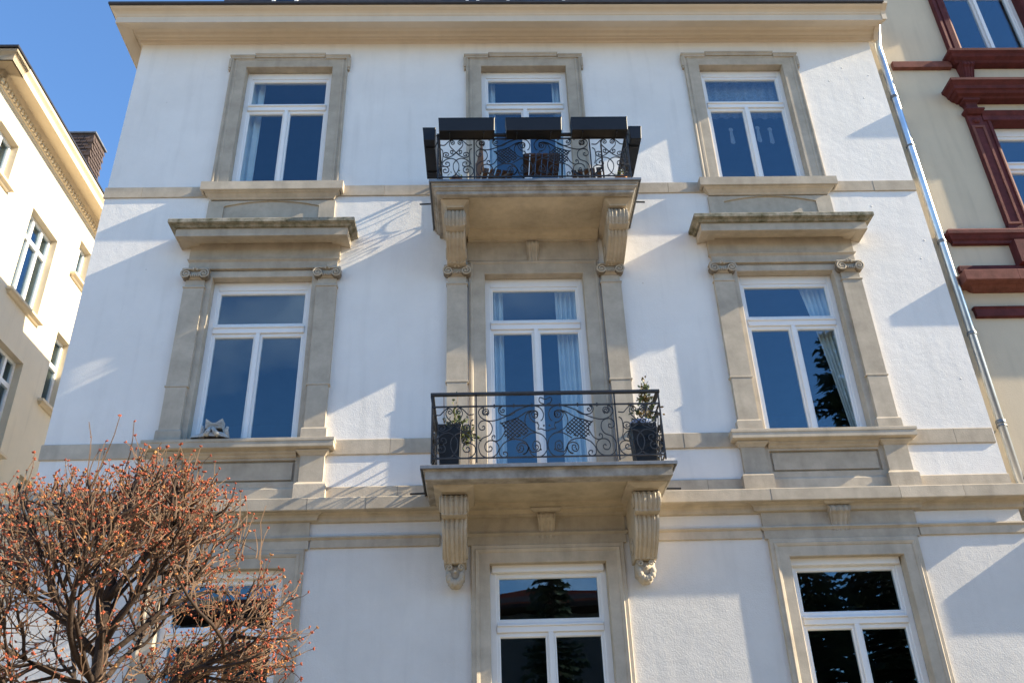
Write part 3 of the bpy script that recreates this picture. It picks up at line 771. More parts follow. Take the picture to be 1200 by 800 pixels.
for cx in (-.437, 1.59):
    pr = [(0, 8.665), (.66, 8.665), (.715, 8.645), (.738, 8.61), (.742, 8.56), (.735, 8.51), (.71, 8.47), (.695, 8.455), (.69, 8.44), (.67, 8.432), (.58, 8.425), (.575, 8.39), (.54, 8.35), (.46, 8.315), (.38, 8.285), (.30, 8.262), (.235, 8.245), (.20, 8.235), (.19, 8.222), (0, 8.222)]
    c = console(cx - .12, cx + .12, pr, 4, .024, 'console', bal2, wb=.98)
    MB().mould([(-.01, 8.735), (.82, 8.735), (.815, 8.715), (.79, 8.705), (.755, 8.68), (.75, 8.662), (-.01, 8.660)], cx - .175, cx + .175).build('console_cap', 'stone', bal2)
    for sg in (-1, 1):
        for vx, vd, vz, vr in ((.12, .62, 8.56, .09), (.118, .17, 8.36, .085)):
            q = MB(); volute_side(q, cx + sg * vx, vd, vz, vr, sg); q.build('console_volute', 'stone', bal2)
# keystones under the balconies
small_console(0.55, 8.62, 8.27, .11, .085, house)
MB().mould([(.0, 4.98), (.15, 4.98), (.147, 4.965), (.12, 4.945), (.06, 4.94)], .38, .72).build('console_cap', 'stone', house)
small_console(0.55, 4.94, 4.67, .12, .105, house)

# downpipe
PX, PY = 6.035, .045
b = MB().tube([(PX - .03, -.22, 12.70), (PX - .02, -.10, 12.5), (PX, PY, 12.3), (PX, PY, 12.0), (PX, PY, 0.1)], .05, 12)
pipe = b.build('downpipe', 'zinc', house, smooth=True)
for z in (11.25, 8.62, 7.2, 5.98):
    q = MB().lathe((PX, PY, z), [(.056, -.025), (.058, -.02), (.058, .02), (.056, .025)], 12)
    q.build('pipe_collar', 'zinc_dull', pipe, smooth=True)
for z in (10.3, 5.93):
    q = MB().box(PX - .01, PX + .01, -.125, -.04, z - .012, z + .012); q.lathe((PX, PY, z), [(.053, -.012), (.061, -.01), (.061, .01), (.053, .012)], 12)
    q.build('pipe_bracket', 'zinc_dull', pipe)

# ================================================================ THINGS ON AND IN THE HOUSE
def curtain(x0, x1, z0, z1, folds, label, m='curtain', d=-0.30, amp=.03, gather=None, group=None):
    n = folds * 8; rows = 10
    b = MB()
    ids = []
    for j in range(rows + 1):
        v = j / rows
        row = []
        for i in range(n + 1):
            u = i / n
            a0, a1 = x0, x1
            if gather: a0 = x0 + (gather[0] - x0) * v ** .8; a1 = x1 + (gather[1] - x1) * v ** .8
            row.append(b.p(a0 + (a1 - a0) * u, d + amp * math.sin(2 * math.pi * folds * u + .5 * math.sin(3 * v)) + .01 * math.sin(9 * u + 4 * v), z1 + (z0 - z1) * v))
        ids.append(row)
    for r0, r1 in zip(ids, ids[1:]):
        for i in range(n): b.face(r0[i], r0[i + 1], r1[i + 1], r1[i])
    o = b.build('curtain', m, None, smooth=True)
    o['label'] = label; o['category'] = 'curtain'
    if group: o['group'] = group
    return o
curtain(-3.60, -3.31, 9.55, 11.95, 3, 'narrow pale curtain inside the top left window, by its left edge')
curtain(-.10, .125, 9.0, 11.95, 3, 'narrow pale curtain at the left of the balcony door behind flower boxes')
curtain(.98, 1.20, 9.0, 11.95, 3, 'narrow pale curtain at the right of the balcony door behind flower boxes')
curtain(3.15, 4.47, 11.1, 11.95, 9, 'short grey lace valance hanging in the top right window', 'lace', amp=.015)
curtain(-.10, .15, 5.2, 8.25, 4, 'slim pale blue curtain at the left of the middle balcony door')
curtain(.83, 1.20, 5.2, 8.25, 6, 'wide pale blue curtain at the right of the middle balcony door')
curtain(4.02, 4.50, 5.8, 8.25, 6, 'cream drape swept to the right in the middle right window', gather=(4.36, 4.50))

for i, (x, z) in enumerate(((3.58, 10.80), (3.98, 10.83), (4.16, 10.80))):
    o = bpy.data.objects.new('paper_ornament', None); C.objects.link(o); o.location = (x, .27, z)
    o['label'] = ['white paper figure hanging behind the left pane of the top right window', 'white paper figure hanging nearest the mullion in the right pane of the top right window', 'rightmost white paper figure hanging in the top right window'][i]
    o['category'] = 'ornament'; o['group'] = 'paper figures hanging in the top right window'
    b = MB(); b.ball((x, .27, z + .05), .035, .01, .04, 8, 5); b.build('head', 'paper', o)
    b = MB()
    b.face(b.raw((x - .02, .27, z + .02)), b.raw((x + .02, .27, z + .02)), b.raw((x + .035, .275, z - .2)), b.raw((x, .26, z - .24)), b.raw((x - .035, .275, z - .2)))
    b.build('streamer', 'paper', o)

# flower boxes of the upper balcony
def trough(x, y, z, l, wd, h, label, along='x'):
    t = thing('flower_box', label, 'flower box', (x, y, z), 'black flower boxes hung on the upper balcony rail')
    def P(a, c, zz): return (x + (a if along == 'x' else c), y + (c if along == 'x' else a), z + zz)
    b = MB()
    rows = [(1.0, 1.0, h), (.985, .94, h - .03), (.97, .80, 0.0)]
    rings = []
    for fl, fw, zz in rows:
        rings.append([b.raw(P(sx * l / 2 * fl, sy * wd / 2 * fw, zz)) for sx, sy in ((-1, -1), (1, -1), (1, 1), (-1, 1))])
    inn = [b.raw(P(sx * (l / 2 - .012), sy * (wd / 2 - .012), h)) for sx, sy in ((-1, -1), (1, -1), (1, 1), (-1, 1))]
    inb = [b.raw(P(sx * (l / 2 - .02), sy * (wd / 2 * .8), h - .05)) for sx, sy in ((-1, -1), (1, -1), (1, 1), (-1, 1))]
    for r0, r1 in list(zip(rings, rings[1:])) + [(inn, rings[0]), (inb, inn)]:
        for k in range(4): b.face(r0[k], r0[(k + 1) % 4], r1[(k + 1) % 4], r1[k])
    b.face(*rings[-1]); b.face(*inb)
    b.build('trough', 'box', t, bevel=.004)
    sgy = 1 if along == 'x' else (1 if x < .5 else -1)
    for s in (-.3, .3):
        pts = [P(s * l, sgy * wd * .5, h + .0), P(s * l, sgy * (wd * .5 + .03), h - .02), P(s * l, sgy * (wd * .5 + .012), h * .4), P(s * l, sgy * wd * .35, -.012), P(s * l, -sgy * wd * .3, -.015)]
        MB().tube(pts, .009, 4).build('hanger', 'iron', t)
    return t
zb = 9.555
trough(-.28, -1.07, zb, .715, .185, .205, 'leftmost of the three black flower boxes along the front of the upper balcony')
trough(.565, -1.07, zb, .715, .185, .205, 'middle one of the three black flower boxes along the front of the upper balcony')
trough(1.395, -1.07, zb, .72, .185, .205, 'rightmost of the three black flower boxes along the front of the upper balcony')
trough(-.76, -.60, zb, .78, .17, .205, 'black flower box hung on the left side of the upper balcony rail', 'y')
trough(1.875, -.60, zb, .78, .17, .205, 'black flower box hung on the right side of the upper balcony rail', 'y')

# folding chairs and table on the upper balcony
def slat_chair(x, y, rz, label):
    t = thing('folding_chair', label, 'chair', (x, y, 8.925), 'brown slatted chairs on the upper balcony')
    t.rotation_euler = (0, 0, rz)
    def bx(b, x0, x1, y0, y1, z0, z1):
        i = [b.raw((x + a, y + c, 8.925 + z)) for z in (z0, z1) for c in (y0, y1) for a in (x0, x1)]
        for q in ((0, 1, 3, 2), (4, 6, 7, 5), (0, 4, 5, 1), (2, 3, 7, 6), (0, 2, 6, 4), (1, 5, 7, 3)): b.face(*[i[k] for k in q])
    for k in range(5):
        b = MB(); bx(b, -.2, .2, -.2 + k * .08, -.14 + k * .08, .43, .45); b.build('seat_slat', 'wood', t)
    for k in range(5):
        b = MB(); bx(b, -.19 + k * .078, -.14 + k * .078, .2, .22, .45, .85); b.build('back_slat', 'wood', t)
    for sx in (-1, 1):
        b = MB(); b.tube([(x + sx * .21, y - .22, 8.925), (x + sx * .21, y + .2, 9.36)], .014, 4); b.build('leg', 'iron', t)
        b = MB(); b.tube([(x + sx * .21, y + .2, 8.925), (x + sx * .21, y + .02, 9.2), (x + sx * .21, y - .2, 9.36)], .014, 4); b.build('leg', 'iron', t)
        b = MB(); b.tube([(x + sx * .215, y + .2, 9.3), (x + sx * .215, y + .215, 9.80)], .014, 4); b.build('back_post', 'wood', t)
slat_chair(.08, -.42, R(100), 'brown slatted folding chair to the left on the upper balcony')
slat_chair(1.30, -.42, R(-100), 'brown slatted folding chair to the right on the upper balcony')
t = thing('folding_table', 'small brown slatted table between the chairs on the upper balcony', 'table', (.70, -.45, 8.925))
for k in range(6):
    b = MB(); b.box(.46 + k * .08, .528 + k * .08, .22, .66, 9.58, 9.605); b.build('table_slat', 'wood', t)
for sx in (.45, .95):
    for s in (-1, 1):
        b = MB(); b.tube([(sx, -.45 + s * .22, 8.925), (sx, -.45 - s * .22, 9.58)], .014, 4); b.build('leg', 'iron', t)
for x, label in ((-.42, 'small terracotta pot on the floor at the left end of the upper balcony'), (1.66, 'small terracotta pot on the floor at the right end of the upper balcony')):
    t = thing('flower_pot', label, 'flower pot', (x, -.78, 8.925), 'small pots on the upper balcony floor')
    MB().lathe((x, -.78, 8.925), [(.05, 0), (.075, .11), (.085, .11), (.085, .14), (.07, .14), (.065, .11)], 12).build('pot', 'terracotta', t)
    q = MB()
    for k in range(40):
        an, r = rnd.uniform(0, 6.28), rnd.uniform(0, .10)
        c = Vector((x + r * math.cos(an), -.78 + r * math.sin(an), 8.925 + .15 + rnd.uniform(0, .08)))
        u = Vector((rnd.uniform(-1, 1), rnd.uniform(-1, 1), rnd.uniform(-.3, 1))).normalized() * .03; v = u.orthogonal().normalized() * .012
        q.face(q.raw(c - u), q.raw(c + v), q.raw(c + u), q.raw(c - v))
    q.build('foliage', 'leaf', t)['kind'] = 'stuff'

# planters of the lower balcony
def planter(x, y, z, wt, wb_, h, label):
    t = thing('planter', label, 'planter', (x, y, z), 'tall black planters on the lower balcony')
    b = MB()
    rings = []
    for w_, zz in ((wb_, 0), (wt, h - .03), (wt * 1.04, h - .03), (wt * 1.04, h), (wt * .92, h), (wt * .88, h - .06)):
        rings.append([b.raw((x + sx * w_ / 2, y + sy * w_ / 2, z + zz)) for sx, sy in ((-1, -1), (1, -1), (1, 1), (-1, 1))])
    for r0, r1 in zip(rings, rings[1:]):
        for k in range(4): b.face(r0[k], r0[(k + 1) % 4], r1[(k + 1) % 4], r1[k])
    b.face(*rings[0]); b.face(*rings[-1])
    b.build('pot', 'box', t, bevel=.006)
    return t
ZF = 5.178
pl = planter(-.49, -.66, ZF, .25, .20, .53, 'black square planter with trailing pale greenery at the left end of the lower balcony')
pr_ = planter(1.60, -.66, ZF, .265, .205, .50, 'black planter with small bronze shrub and cane at the right end of lower balcony')
def sprig(parent, c, n, spread, up_, m, ln=.035, droop=0.0, name='foliage'):
    q = MB(); st = MB()
    for k in range(n):
        d_ = Vector((rnd.gauss(0, 1) * spread[0], rnd.gauss(0, 1) * spread[1], abs(rnd.gauss(0, 1)) * up_ - droop * rnd.random()))
        e = Vector(c) + d_
        st.tube([Vector(c), Vector(c) * .5 + e * .5 + Vector((0, 0, .03)), e], .003, 3)
        for j in range(9):
            f = rnd.uniform(.4, 1.05)
            o = Vector(c).lerp(e, f) + Vector((rnd.uniform(-1, 1), rnd.uniform(-1, 1), rnd.uniform(-1, 1))) * .018
            u = (d_.normalized() + Vector((rnd.uniform(-1, 1), rnd.uniform(-1, 1), rnd.uniform(-.6, 1)))).normalized() * ln * rnd.uniform(.5, 1.1)
            v = u.cross(Vector((rnd.uniform(-1, 1), rnd.uniform(-1, 1), .5))).normalized() * ln * .28
            q.face(q.raw(o), q.raw(o + u * .5 + v), q.raw(o + u), q.raw(o + u * .5 - v))
    st.build('stem', 'twig', parent)
    q.build(name, m, parent)['kind'] = 'stuff'
sprig(pl, (-.44, -.66, ZF + .5), 40, (.09, .06), .15, 'leaf', .045)
sprig(pl, (-.34, -.62, ZF + .5), 34, (.07, .05), .06, 'leaf', .045, .16)
MB().tube([(-.55, -.64, ZF + .45), (-.56, -.62, ZF + .98)], .006, 4).build('cane', 'twig', pl)
MB().lathe((1.60, -.66, ZF + .45), [(.10, 0), (.135, .09), (.125, .11), (.11, .11)], 14).build('inner_pot', 'pot_blue', pr_)
for k in range(5): sprig(pr_, (1.64 + .01 * k, -.64, ZF + .55 + .09 * k), 14, (.075 - .012 * k, .06 - .01 * k), .09, 'leaf_bronze' if k % 2 else 'leaf', .045)
MB().tube([(1.66, -.64, ZF + .45), (1.69, -.62, ZF + 1.06)], .008, 4).build('cane', 'twig', pr_)

# stone ornament on the left sill
t = thing('stone_ornament', 'weathered grey stone sculpture with curled wings lying on the sill of the left middle window', 'ornament', (-3.22, -.10, 5.882))
b = MB()
bx_ = -3.22
rings = []
for px_, h_, dp in ((-.24, .015, .05), (-.20, .05, .07), (-.14, .07, .08), (-.10, .075, .09), (-.05, .10, .10), (0, .11, .10), (.06, .105, .10), (.11, .09, .09), (.16, .075, .08), (.19, .04, .06), (.205, .0, .04)):
    r = []
    for i in range(8):
        an = math.pi * i / 7
        r.append(b.p(bx_ + px_, .10 + dp * math.cos(an) * (1 + .12 * math.sin(7 * px_ * 9)), 5.882 + max(h_, .004) * math.sin(an) * (1 + .1 * math.cos(5 * i))))
    rings.append(r)
for r0, r1 in zip(rings, rings[1:]):
    for i in range(7): b.face(r0[i], r0[i + 1], r1[i + 1], r1[i])
b.build('body', 'ornament', t)
b = MB()                                             # scrolled crown: a curled slab with rolled ends
n = 10
f_, k_ = [], []
for i in range(n + 1):
    u = i / n; xx = bx_ - .075 + .19 * u
    zt_ = 5.882 + .215 - .03 * math.sin(math.pi * u) + .012 * math.cos(2 * math.pi * u)
    f_.append((b.p(xx, .16, 5.882 + .11), b.p(xx, .175, zt_))); k_.append((b.p(xx, .05, 5.882 + .09), b.p(xx, .06, zt_ - .01)))
for i in range(n):
    b.face(f_[i][0], f_[i + 1][0], f_[i + 1][1], f_[i][1]); b.face(k_[i][0], k_[i + 1][0], k_[i + 1][1], k_[i][1]); b.face(f_[i][1], f_[i + 1][1], k_[i + 1][1], k_[i][1])
for i in (0, n): b.face(f_[i][0], f_[i][1], k_[i][1], k_[i][0])
for j in range(4): b.tube([(bx_ - .06 + .17 * i / 6, -.178 + .0, 5.882 + .125 + j * .018 - .014 * math.sin(math.pi * i / 6)) for i in range(7)], .006, 4)
b.build('crown', 'ornament', t)
b = MB()
for sx, hh in ((-.11, .15), (.175, .135)):
    b.tube([(bx_ + sx, -.11, 5.89), (bx_ + sx * .93, -.14, 5.882 + hh * .7), (bx_ + sx * 1.02, -.15, 5.882 + hh)], .035, 6, taper=.014)
for sx in (-.02, .05): b.tube([(bx_ + sx * .4, -.19, 5.985), (bx_ + sx * 2.0, -.215, 5.885)], .022, 6, taper=.03)
b.build('wing', 'ornament', t, smooth=True)

# ================================================================ RIGHT NEIGHBOUR (tan plaster, dark red stone)
nb = thing('neighbouring_house', 'tan plastered house with dark red stone window trim to the right of the zinc downpipe', 'house', (8.5, 0, 0))
NX0, NX1 = ER - .075, 11.6
def nmap(a, d, z): return (a * 1.0135 + .0017, .13 - d * 1.2, z * 1.0135 - .022)
nholes = [(7.28, 8.52, 12.13, 14.35), (7.28, 8.52, 8.80, 10.69), (7.28, 8.52, 4.9, 7.0)]
MB(nmap).wall(NX0, NX1, 0, 15.2, nholes).build('wall', 'tan', nb)
b = MB(nmap)
for q in ([(NX0, 0), (NX0, -9.4)], [(NX0, -9.4), (NX1, -9.4)], [(NX1, -9.4), (NX1, 0)]):
    b.face(b.p(q[0][0], q[0][1], 12.5 if q[0][0] == NX0 and q[1][0] == NX0 else 0), b.p(q[1][0], q[1][1], 12.5 if q[0][0] == NX0 and q[1][0] == NX0 else 0), b.p(q[1][0], q[1][1], 15.2), b.p(q[0][0], q[0][1], 15.2))
b.build('side_wall', 'tan', nb)
b = MB(nmap)
for h in nholes:
    i = [b.p(x, d, z) for z in (h[2] - .2, h[3] + .2) for d in (-0.3, -4.0) for x in (h[0] - .5, h[1] + .5)]
    for q in ((0, 1, 3, 2), (4, 6, 7, 5), (2, 3, 7, 6), (0, 2, 6, 4), (1, 5, 7, 3)): b.face(*[i[k] for k in q])
    b.reveal(h, -.1, -.3)
b.build('room', 'room', nb)
MB(nmap).mould([(-.01, 15.0), (.1, 15.0), (.15, 15.1), (.4, 15.12), (.45, 15.3), (.5, 15.32), (-.01, 15.4)], NX0, NX1, False, False).build('cornice', 'redstone', nb)
b = MB(nmap); b.face(b.p(NX0, .5, 15.32), b.p(NX1, .5, 15.32), b.p(NX1, -4.5, 18.2), b.p(NX0, -4.5, 18.2)); b.face(b.p(NX0, -9.4, 15.2), b.p(NX1, -9.4, 15.2), b.p(NX1, -4.5, 18.2), b.p(NX0, -4.5, 18.2))
for xx in (NX0, NX1): b.face(b.p(xx, .0, 15.3), b.p(xx, -9.4, 15.2), b.p(xx, -4.5, 18.2))
b.build('roof', 'slate', nb)
for h in nholes:
    window((h[0] + h[1]) / 2, h[2], h[3], nb, h[3] - .2, h[3] - .82, h[3] - .60, fmap_=nmap, hw=.62)
# top window
MB(nmap).sweep_frame(7.28, 8.52, 12.0, 14.35, [(0, -.11), (0, .03), (.04, .05), (.12, .05), (.13, .035), (.16, .035), (.17, .06), (.21, .065), (.22, .05), (.22, -.01)]).build('window_surround', 'redstone', nb)
MB(nmap).mould([(-.11, 12.13), (.02, 12.11), (.19, 11.985), (.20, 11.975), (.20, 11.93), (.17, 11.90), (.15, 11.86), (.11, 11.83), (.09, 11.80), (.05, 11.785), (-.01, 11.78)], 6.93, 8.87).build('sill', 'redstone', nb)
MB(nmap).mould([(-.01, 11.90), (.05, 11.89), (.055, 11.88), (.055, 11.765), (-.01, 11.755)], 6.11, 7.0, True, False).build('band_stone', 'redstone_worn', nb)
console(7.085, 7.285, [(0, 11.785), (.12, 11.785), (.15, 11.76), (.15, 11.72), (.12, 11.69), (.10, 11.62), (.08, 11.56), (.075, 11.52), (0, 11.515)], 3, .014, 'console', nb, wb=.75, m='redstone', f=nmap)
console(8.52, 8.72, [(0, 11.785), (.12, 11.785), (.15, 11.76), (.15, 11.72), (.12, 11.69), (.10, 11.62), (.08, 11.56), (.075, 11.52), (0, 11.515)], 3, .014, 'console', nb, wb=.75, m='redstone', f=nmap)
# middle window with pediment and pilasters
MB(nmap).mould([(-.01, 11.36), (.1, 11.345), (.25, 11.305), (.26, 11.295), (.26, 11.25), (.24, 11.235), (.21, 11.20), (.2, 11.15), (.18, 11.14), (.16, 11.10), (.12, 11.085), (.1, 11.06), (-.01, 11.055)], 6.73, 9.07).build('pediment', 'redstone', nb)
for px in (7.05, 8.75):
    p = MB(nmap).cbox(px - .105, px + .105, .05, 8.74, 10.80).build('pilaster', 'redstone', nb)
    b = MB(nmap); b.sweep_frame(px - .06, px + .06, 8.86, 10.55, [(0, .048), (0, .062), (.035, .062), (.035, .048)], True); b.build('panel_frame', 'redstone_worn', p)
    MB(nmap).mould([(-.01, 11.055), (.12, 11.055), (.12, 11.02), (.09, 11.0), (.08, 10.98), (.08, 10.87), (-.01, 10.86)], px - .12, px + .12).build('neck', 'redstone', p)
    MB(nmap).mould([(-.01, 10.87), (.12, 10.865), (.125, 10.84), (.1, 10.81), (.08, 10.79), (-.01, 10.785)], px - .14, px + .14).build('capital', 'redstone', p)
    q = MB(); q.ball((px * 1.0135, .065, 10.80), .06, .04, .05, 8, 5); q.build('boss', 'redstone', p)
MB(nmap).sweep_frame(7.28, 8.52, 8.78, 10.69, [(0, -.11), (0, .035), (.03, .045), (.05, .045), (.055, .03), (.125, .03), (.125, -.01)]).build('window_surround', 'redstone', nb)
MB(nmap).mould([(-.01, 10.87), (.07, 10.865), (.08, 10.85), (.06, 10.80), (.05, 10.78), (.05, 10.70), (.04, 10.695)], 7.17, 8.63, False, False).build('architrave', 'redstone', nb)
MB(nmap).mould([(-.11, 8.80), (.05, 8.76), (.10, 8.70), (.11, 8.69), (.11, 8.64), (.09, 8.62), (.07, 8.58), (.05, 8.56), (.045, 8.52), (-.01, 8.515)], 6.055, 11.5, True, False).build('sill_band', 'redstone', nb)
for px in (7.0, 8.8): MB(nmap).cbox(px - .11, px + .11, .125, 8.16, 8.52).build('pedestal_die', 'redstone', nb)
MB(nmap).mould([(-.01, 8.175), (.05, 8.165), (.055, 8.15), (.055, 8.08), (-.01, 8.07)], 6.09, 11.5, True, False).build('plinth_band', 'redstone', nb)
for x0, x1 in ((6.02, 6.71), (6.714, 7.9), (7.904, 9.6), (9.604, 11.5)):
    MB(nmap).mould([(-.01, 8.05), (.06, 8.04), (.2, 7.985), (.207, 7.975), (.207, 7.835), (.195, 7.825), (.11, 7.82), (.08, 7.79), (.04, 7.775), (-.01, 7.77)], x0, x1, x0 < 6.1, False).build('ledge_stone', 'redstone_worn', nb)
MB(nmap).mould([(-.01, 7.545), (.06, 7.535), (.065, 7.52), (.05, 7.50), (.045, 7.40), (-.01, 7.39)], 6.10, 11.5, True, False).build('frieze_band', 'redstone', nb)
MB(nmap).sweep_frame(7.28, 8.52, 4.9, 7.0, [(0, -.11), (0, .045), (.2, .05), (.2, -.01)]).build('window_surround', 'redstone', nb)
MB(nmap).mould([(-.01, 5.31), (.05, 5.30), (.11, 5.27), (.12, 5.25), (.12, 5.13), (-.01, 5.10)], 6.06, 11.5, True, False).build('band_stone', 'redstone', nb)
MB(nmap).mould([(-.01, 4.78), (.05, 4.77), (.24, 4.72), (.245, 4.70), (.245, 4.36), (.1, 4.33), (-.01, 4.30)], 6.17, 11.5, True, False).build('ledge_stone', 'redstone', nb)

# ================================================================ LEFT HOUSE (cream yellow, perpendicular, sunlit)
lh = thing('cream_corner_house', 'cream yellow house with dentil cornice at the far left, upper wall in full sun', 'house', (-12, 6, 0))
LXW = -9.0
def lmap(a, d, z): return (LXW + d, a, z)
lholes = [(3.05, 3.80, 12.86, 13.82), (4.80, 5.95, 11.22, 13.15), (6.85, 7.42, 12.95, 13.85), (6.85, 7.47, 9.90, 11.50), (4.80, 5.92, 8.35, 10.22), (6.80, 7.36, 7.4, 8.30), (2.95, 3.8, 10.2, 11.5)]
MB(lmap).wall(2.66, 16, 0, 14.6, lholes).build('wall', 'yellow', lh)
b = MB()
for q in ([(-9, 2.66), (-16, 2.66)], [(-16, 2.66), (-16, 16)], [(-16, 16), (-9, 16)]):
    b.face(b.raw((*q[0], 0)), b.raw((*q[1], 0)), b.raw((*q[1], 14.6)), b.raw((*q[0], 14.6)))
b.build('side_wall', 'yellow', lh)
for h in lholes: MB(lmap).reveal(h, 0, -.22).build('window_reveal', 'yellow_trim', lh)
b = MB(lmap)
for h in lholes:
    i = [b.p(x, d, z) for z in (h[2] - .1, h[3] + .1) for d in (-0.21, -2.5) for x in (h[0] - .1, h[1] + .1)]
    for q in ((0, 1, 3, 2), (4, 6, 7, 5), (2, 3, 7, 6), (0, 2, 6, 4), (1, 5, 7, 3)): b.face(*[i[k] for k in q])
b.build('room', 'room', lh)
cp = [(-.01, 14.30), (.02, 14.30), (.03, 14.34), (.06, 14.345), (.065, 14.46), (.10, 14.48), (.12, 14.53), (.14, 14.565), (.40, 14.505), (.405, 14.49), (.43, 14.49), (.435, 14.60), (.45, 14.62), (.49, 14.66), (.50, 14.70), (.50, 14.72), (-.01, 14.75)]
MB(lmap).mould(cp, 2.66 - .5, 16, True, False).build('cornice', 'yellow_trim', lh)
MB().mould([(d, z) for d, z in cp], 0, 1, False, False)          # (profile reused for the front return below)
b = MB(lambda a, d, z: (a, 2.66 - d, z)); b.mould(cp, -16.5, LXW + .5, True, True); b.build('front_cornice', 'yellow_trim', lh)
b = MB(lmap); b.mould([(.46, 14.718), (.505, 14.715), (.52, 14.725), (.52, 14.765), (.50, 14.77), (.3, 14.75)], 2.66 - .535, 16, True, False); b.build('gutter', 'gutter', lh)
d0 = MB(lmap).box(2.62, 2.68, .06, .10, 14.355, 14.45).build('dentil', 'yellow_trim', lh)
for k in range(1, 74):
    o = d0.copy(); C.objects.link(o); o.parent = lh; o.location.y += .115 * k
b = MB(lmap)
b.face(b.p(2.15, .52, 14.76), b.p(16.5, .52, 14.76), b.p(16.5, -3.5, 17.3), b.p(5.5, -3.5, 17.3))
b.face(b.p(2.15, .52, 14.76), b.p(2.15, -7.5, 14.76), b.p(5.5, -3.5, 17.3))
b.face(b.p(2.15, -7.5, 14.76), b.p(16.5, -7.5, 14.76), b.p(16.5, -3.5, 17.3), b.p(5.5, -3.5, 17.3))
b.build('roof', 'slate', lh)
ch = MB(); 
def rbox(b, x0, x1, y0, y1, z0, z1):
    i = [b.raw((a, c, z)) for z in (z0, z1) for c in (y0, y1) for a in (x0, x1)]
    for q in ((0, 1, 3, 2), (4, 6, 7, 5), (0, 4, 5, 1), (2, 3, 7, 6), (0, 2, 6, 4), (1, 5, 7, 3)): b.face(*[i[k] for k in q])
rbox(ch, -11.16, -10.5, 8.95, 9.67, 15.0, 18.94)
chm = ch.build('chimney', 'chimney', lh)
q = MB()                                              # slates on the two faces of the stack
for face_ in (0, 1):
    for r_ in range(24):
        for c_ in range(4):
            z_ = 16.1 + r_ * .115
            off = (r_ % 2) * .08
            w_ = .155
            if face_ == 0:
                x_ = -11.16 + c_ * .17 + off
                if x_ > -10.6: continue
                q.face(q.raw((x_, 8.945, z_ + .13)), q.raw((x_ + w_, 8.945, z_ + .13)), q.raw((x_ + w_, 8.92, z_)), q.raw((x_, 8.92, z_)))
            else:
                y_ = 8.95 + c_ * .17 + off
                if y_ > 9.55: continue
                q.face(q.raw((-10.495, y_, z_ + .13)), q.raw((-10.495, y_ + w_, z_ + .13)), q.raw((-10.47, y_ + w_, z_)), q.raw((-10.47, y_, z_)))
q.build('slate_shingle', 'chimney', chm)['kind'] = 'stuff'
q = MB(); rbox(q, -11.2, -10.45, 8.90, 9.71, 18.941, 18.99); q.build('chimney_cap', 'zinc_dull', chm)
def lwin(h, lites, transom):
    a0, a1, z0, z1 = h
    b = MB(lmap); d = -.14; s = .06
    b.box(a0, a0 + s, d - .06, d, z0, z1); b.box(a1 - s, a1, d - .06, d, z0, z1)
    b.box(a0 + s, a1 - s, d - .06, d - .001, z0, z0 + s); b.box(a0 + s, a1 - s, d - .06, d - .001, z1 - s, z1)
    for k in range(1, lites):
        c = a0 + (a1 - a0) * k / lites; b.box(c - .04, c + .04, d - .06, d + .006, z0 + s, z1 - s)
    zc = z0 + (z1 - z0) * transom
    if transom: b.box(a0 + s, a1 - s, d - .06, d + .012, zc - .05, zc + .05)
    f = b.build('window', 'frame', lh, bevel=.004)
    zz = [z0 + s, zc, z1 - s] if transom else [z0 + s, z1 - s]
    for k in range(lites):
        for v0, v1 in zip(zz, zz[1:]):
            MB(lmap).box(a0 + (a1 - a0) * k / lites, a0 + (a1 - a0) * (k + 1) / lites, d - .045, d - .033, v0, v1).build('pane', 'glass', f)
lwin(lholes[0], 2, 0); lwin(lholes[1], 3, .73); lwin(lholes[2], 2, 0); lwin(lholes[3], 1, .6); lwin(lholes[4], 3, .72); lwin(lholes[5], 1, 0); lwin(lholes[6], 2, .7)
for (a0, a1, z0, z1) in lholes:
    MB(lmap).mould([(-.2, z0 + .02), (.1, z0 - .01), (.12, z0 - .02), (.12, z0 - .07), (.08, z0 - .085), (.04, z0 - .12), (-.01, z0 - .13)], a0 - .13, a1 + .10).build('sill', 'yellow_trim', lh)

# ================================================================ ACROSS THE STREET (seen in the panes)
oh = thing('opposite_house', 'grey plastered house with red tiled roof across the street, reflected in the lower panes', 'house', (-1, -24, 0))
def omap(a, d, z): return (a, -20 + d, z)
oholes = [(x, x + 1.1, z, z + 1.7) for z in (1.6, 5.2) for x in (-8.5, -6, -3.5, -1, 1.5, 4, 6.2)]
MB(omap).wall(-10, 8, 0, 9.1, oholes).build('wall', 'oppwall', oh)
b = MB(omap)
for q in ([(-10, 0), (-10, -8)], [(-10, -8), (8, -8)], [(8, -8), (8, 0)]):
    b.face(b.p(*q[0], 0), b.p(*q[1], 0), b.p(*q[1], 9.1), b.p(*q[0], 9.1))
for xx in (-10, 8): b.face(b.p(xx, 0, 9.1), b.p(xx, -8, 9.1), b.p(xx, -4, 10.4))
b.build('side_wall', 'oppwall', oh)
b = MB(omap)
for k in range(12):
    t0, t1 = k / 12, (k + 1) / 12
    zz = lambda t: 8.75 + 1.5 * t
    dd = lambda t: .45 - 4.45 * t
    b.face(b.p(-10.4, dd(t0), zz(t0) + .035), b.p(8.4, dd(t0), zz(t0) + .035), b.p(8.4, dd(t1), zz(t1)), b.p(-10.4, dd(t1), zz(t1)))
    b.face(b.p(-10.4, dd(t0), zz(t0) + .035), b.p(8.4, dd(t0), zz(t0) + .035), b.p(8.4, dd(t0), zz(t0)), b.p(-10.4, dd(t0), zz(t0)))
b.face(b.p(-10.4, -4, 10.22), b.p(8.4, -4, 10.22), b.p(8.4, -8.45, 9.05), b.p(-10.4, -8.45, 9.05))
b.build('roof', 'rooftile', oh)
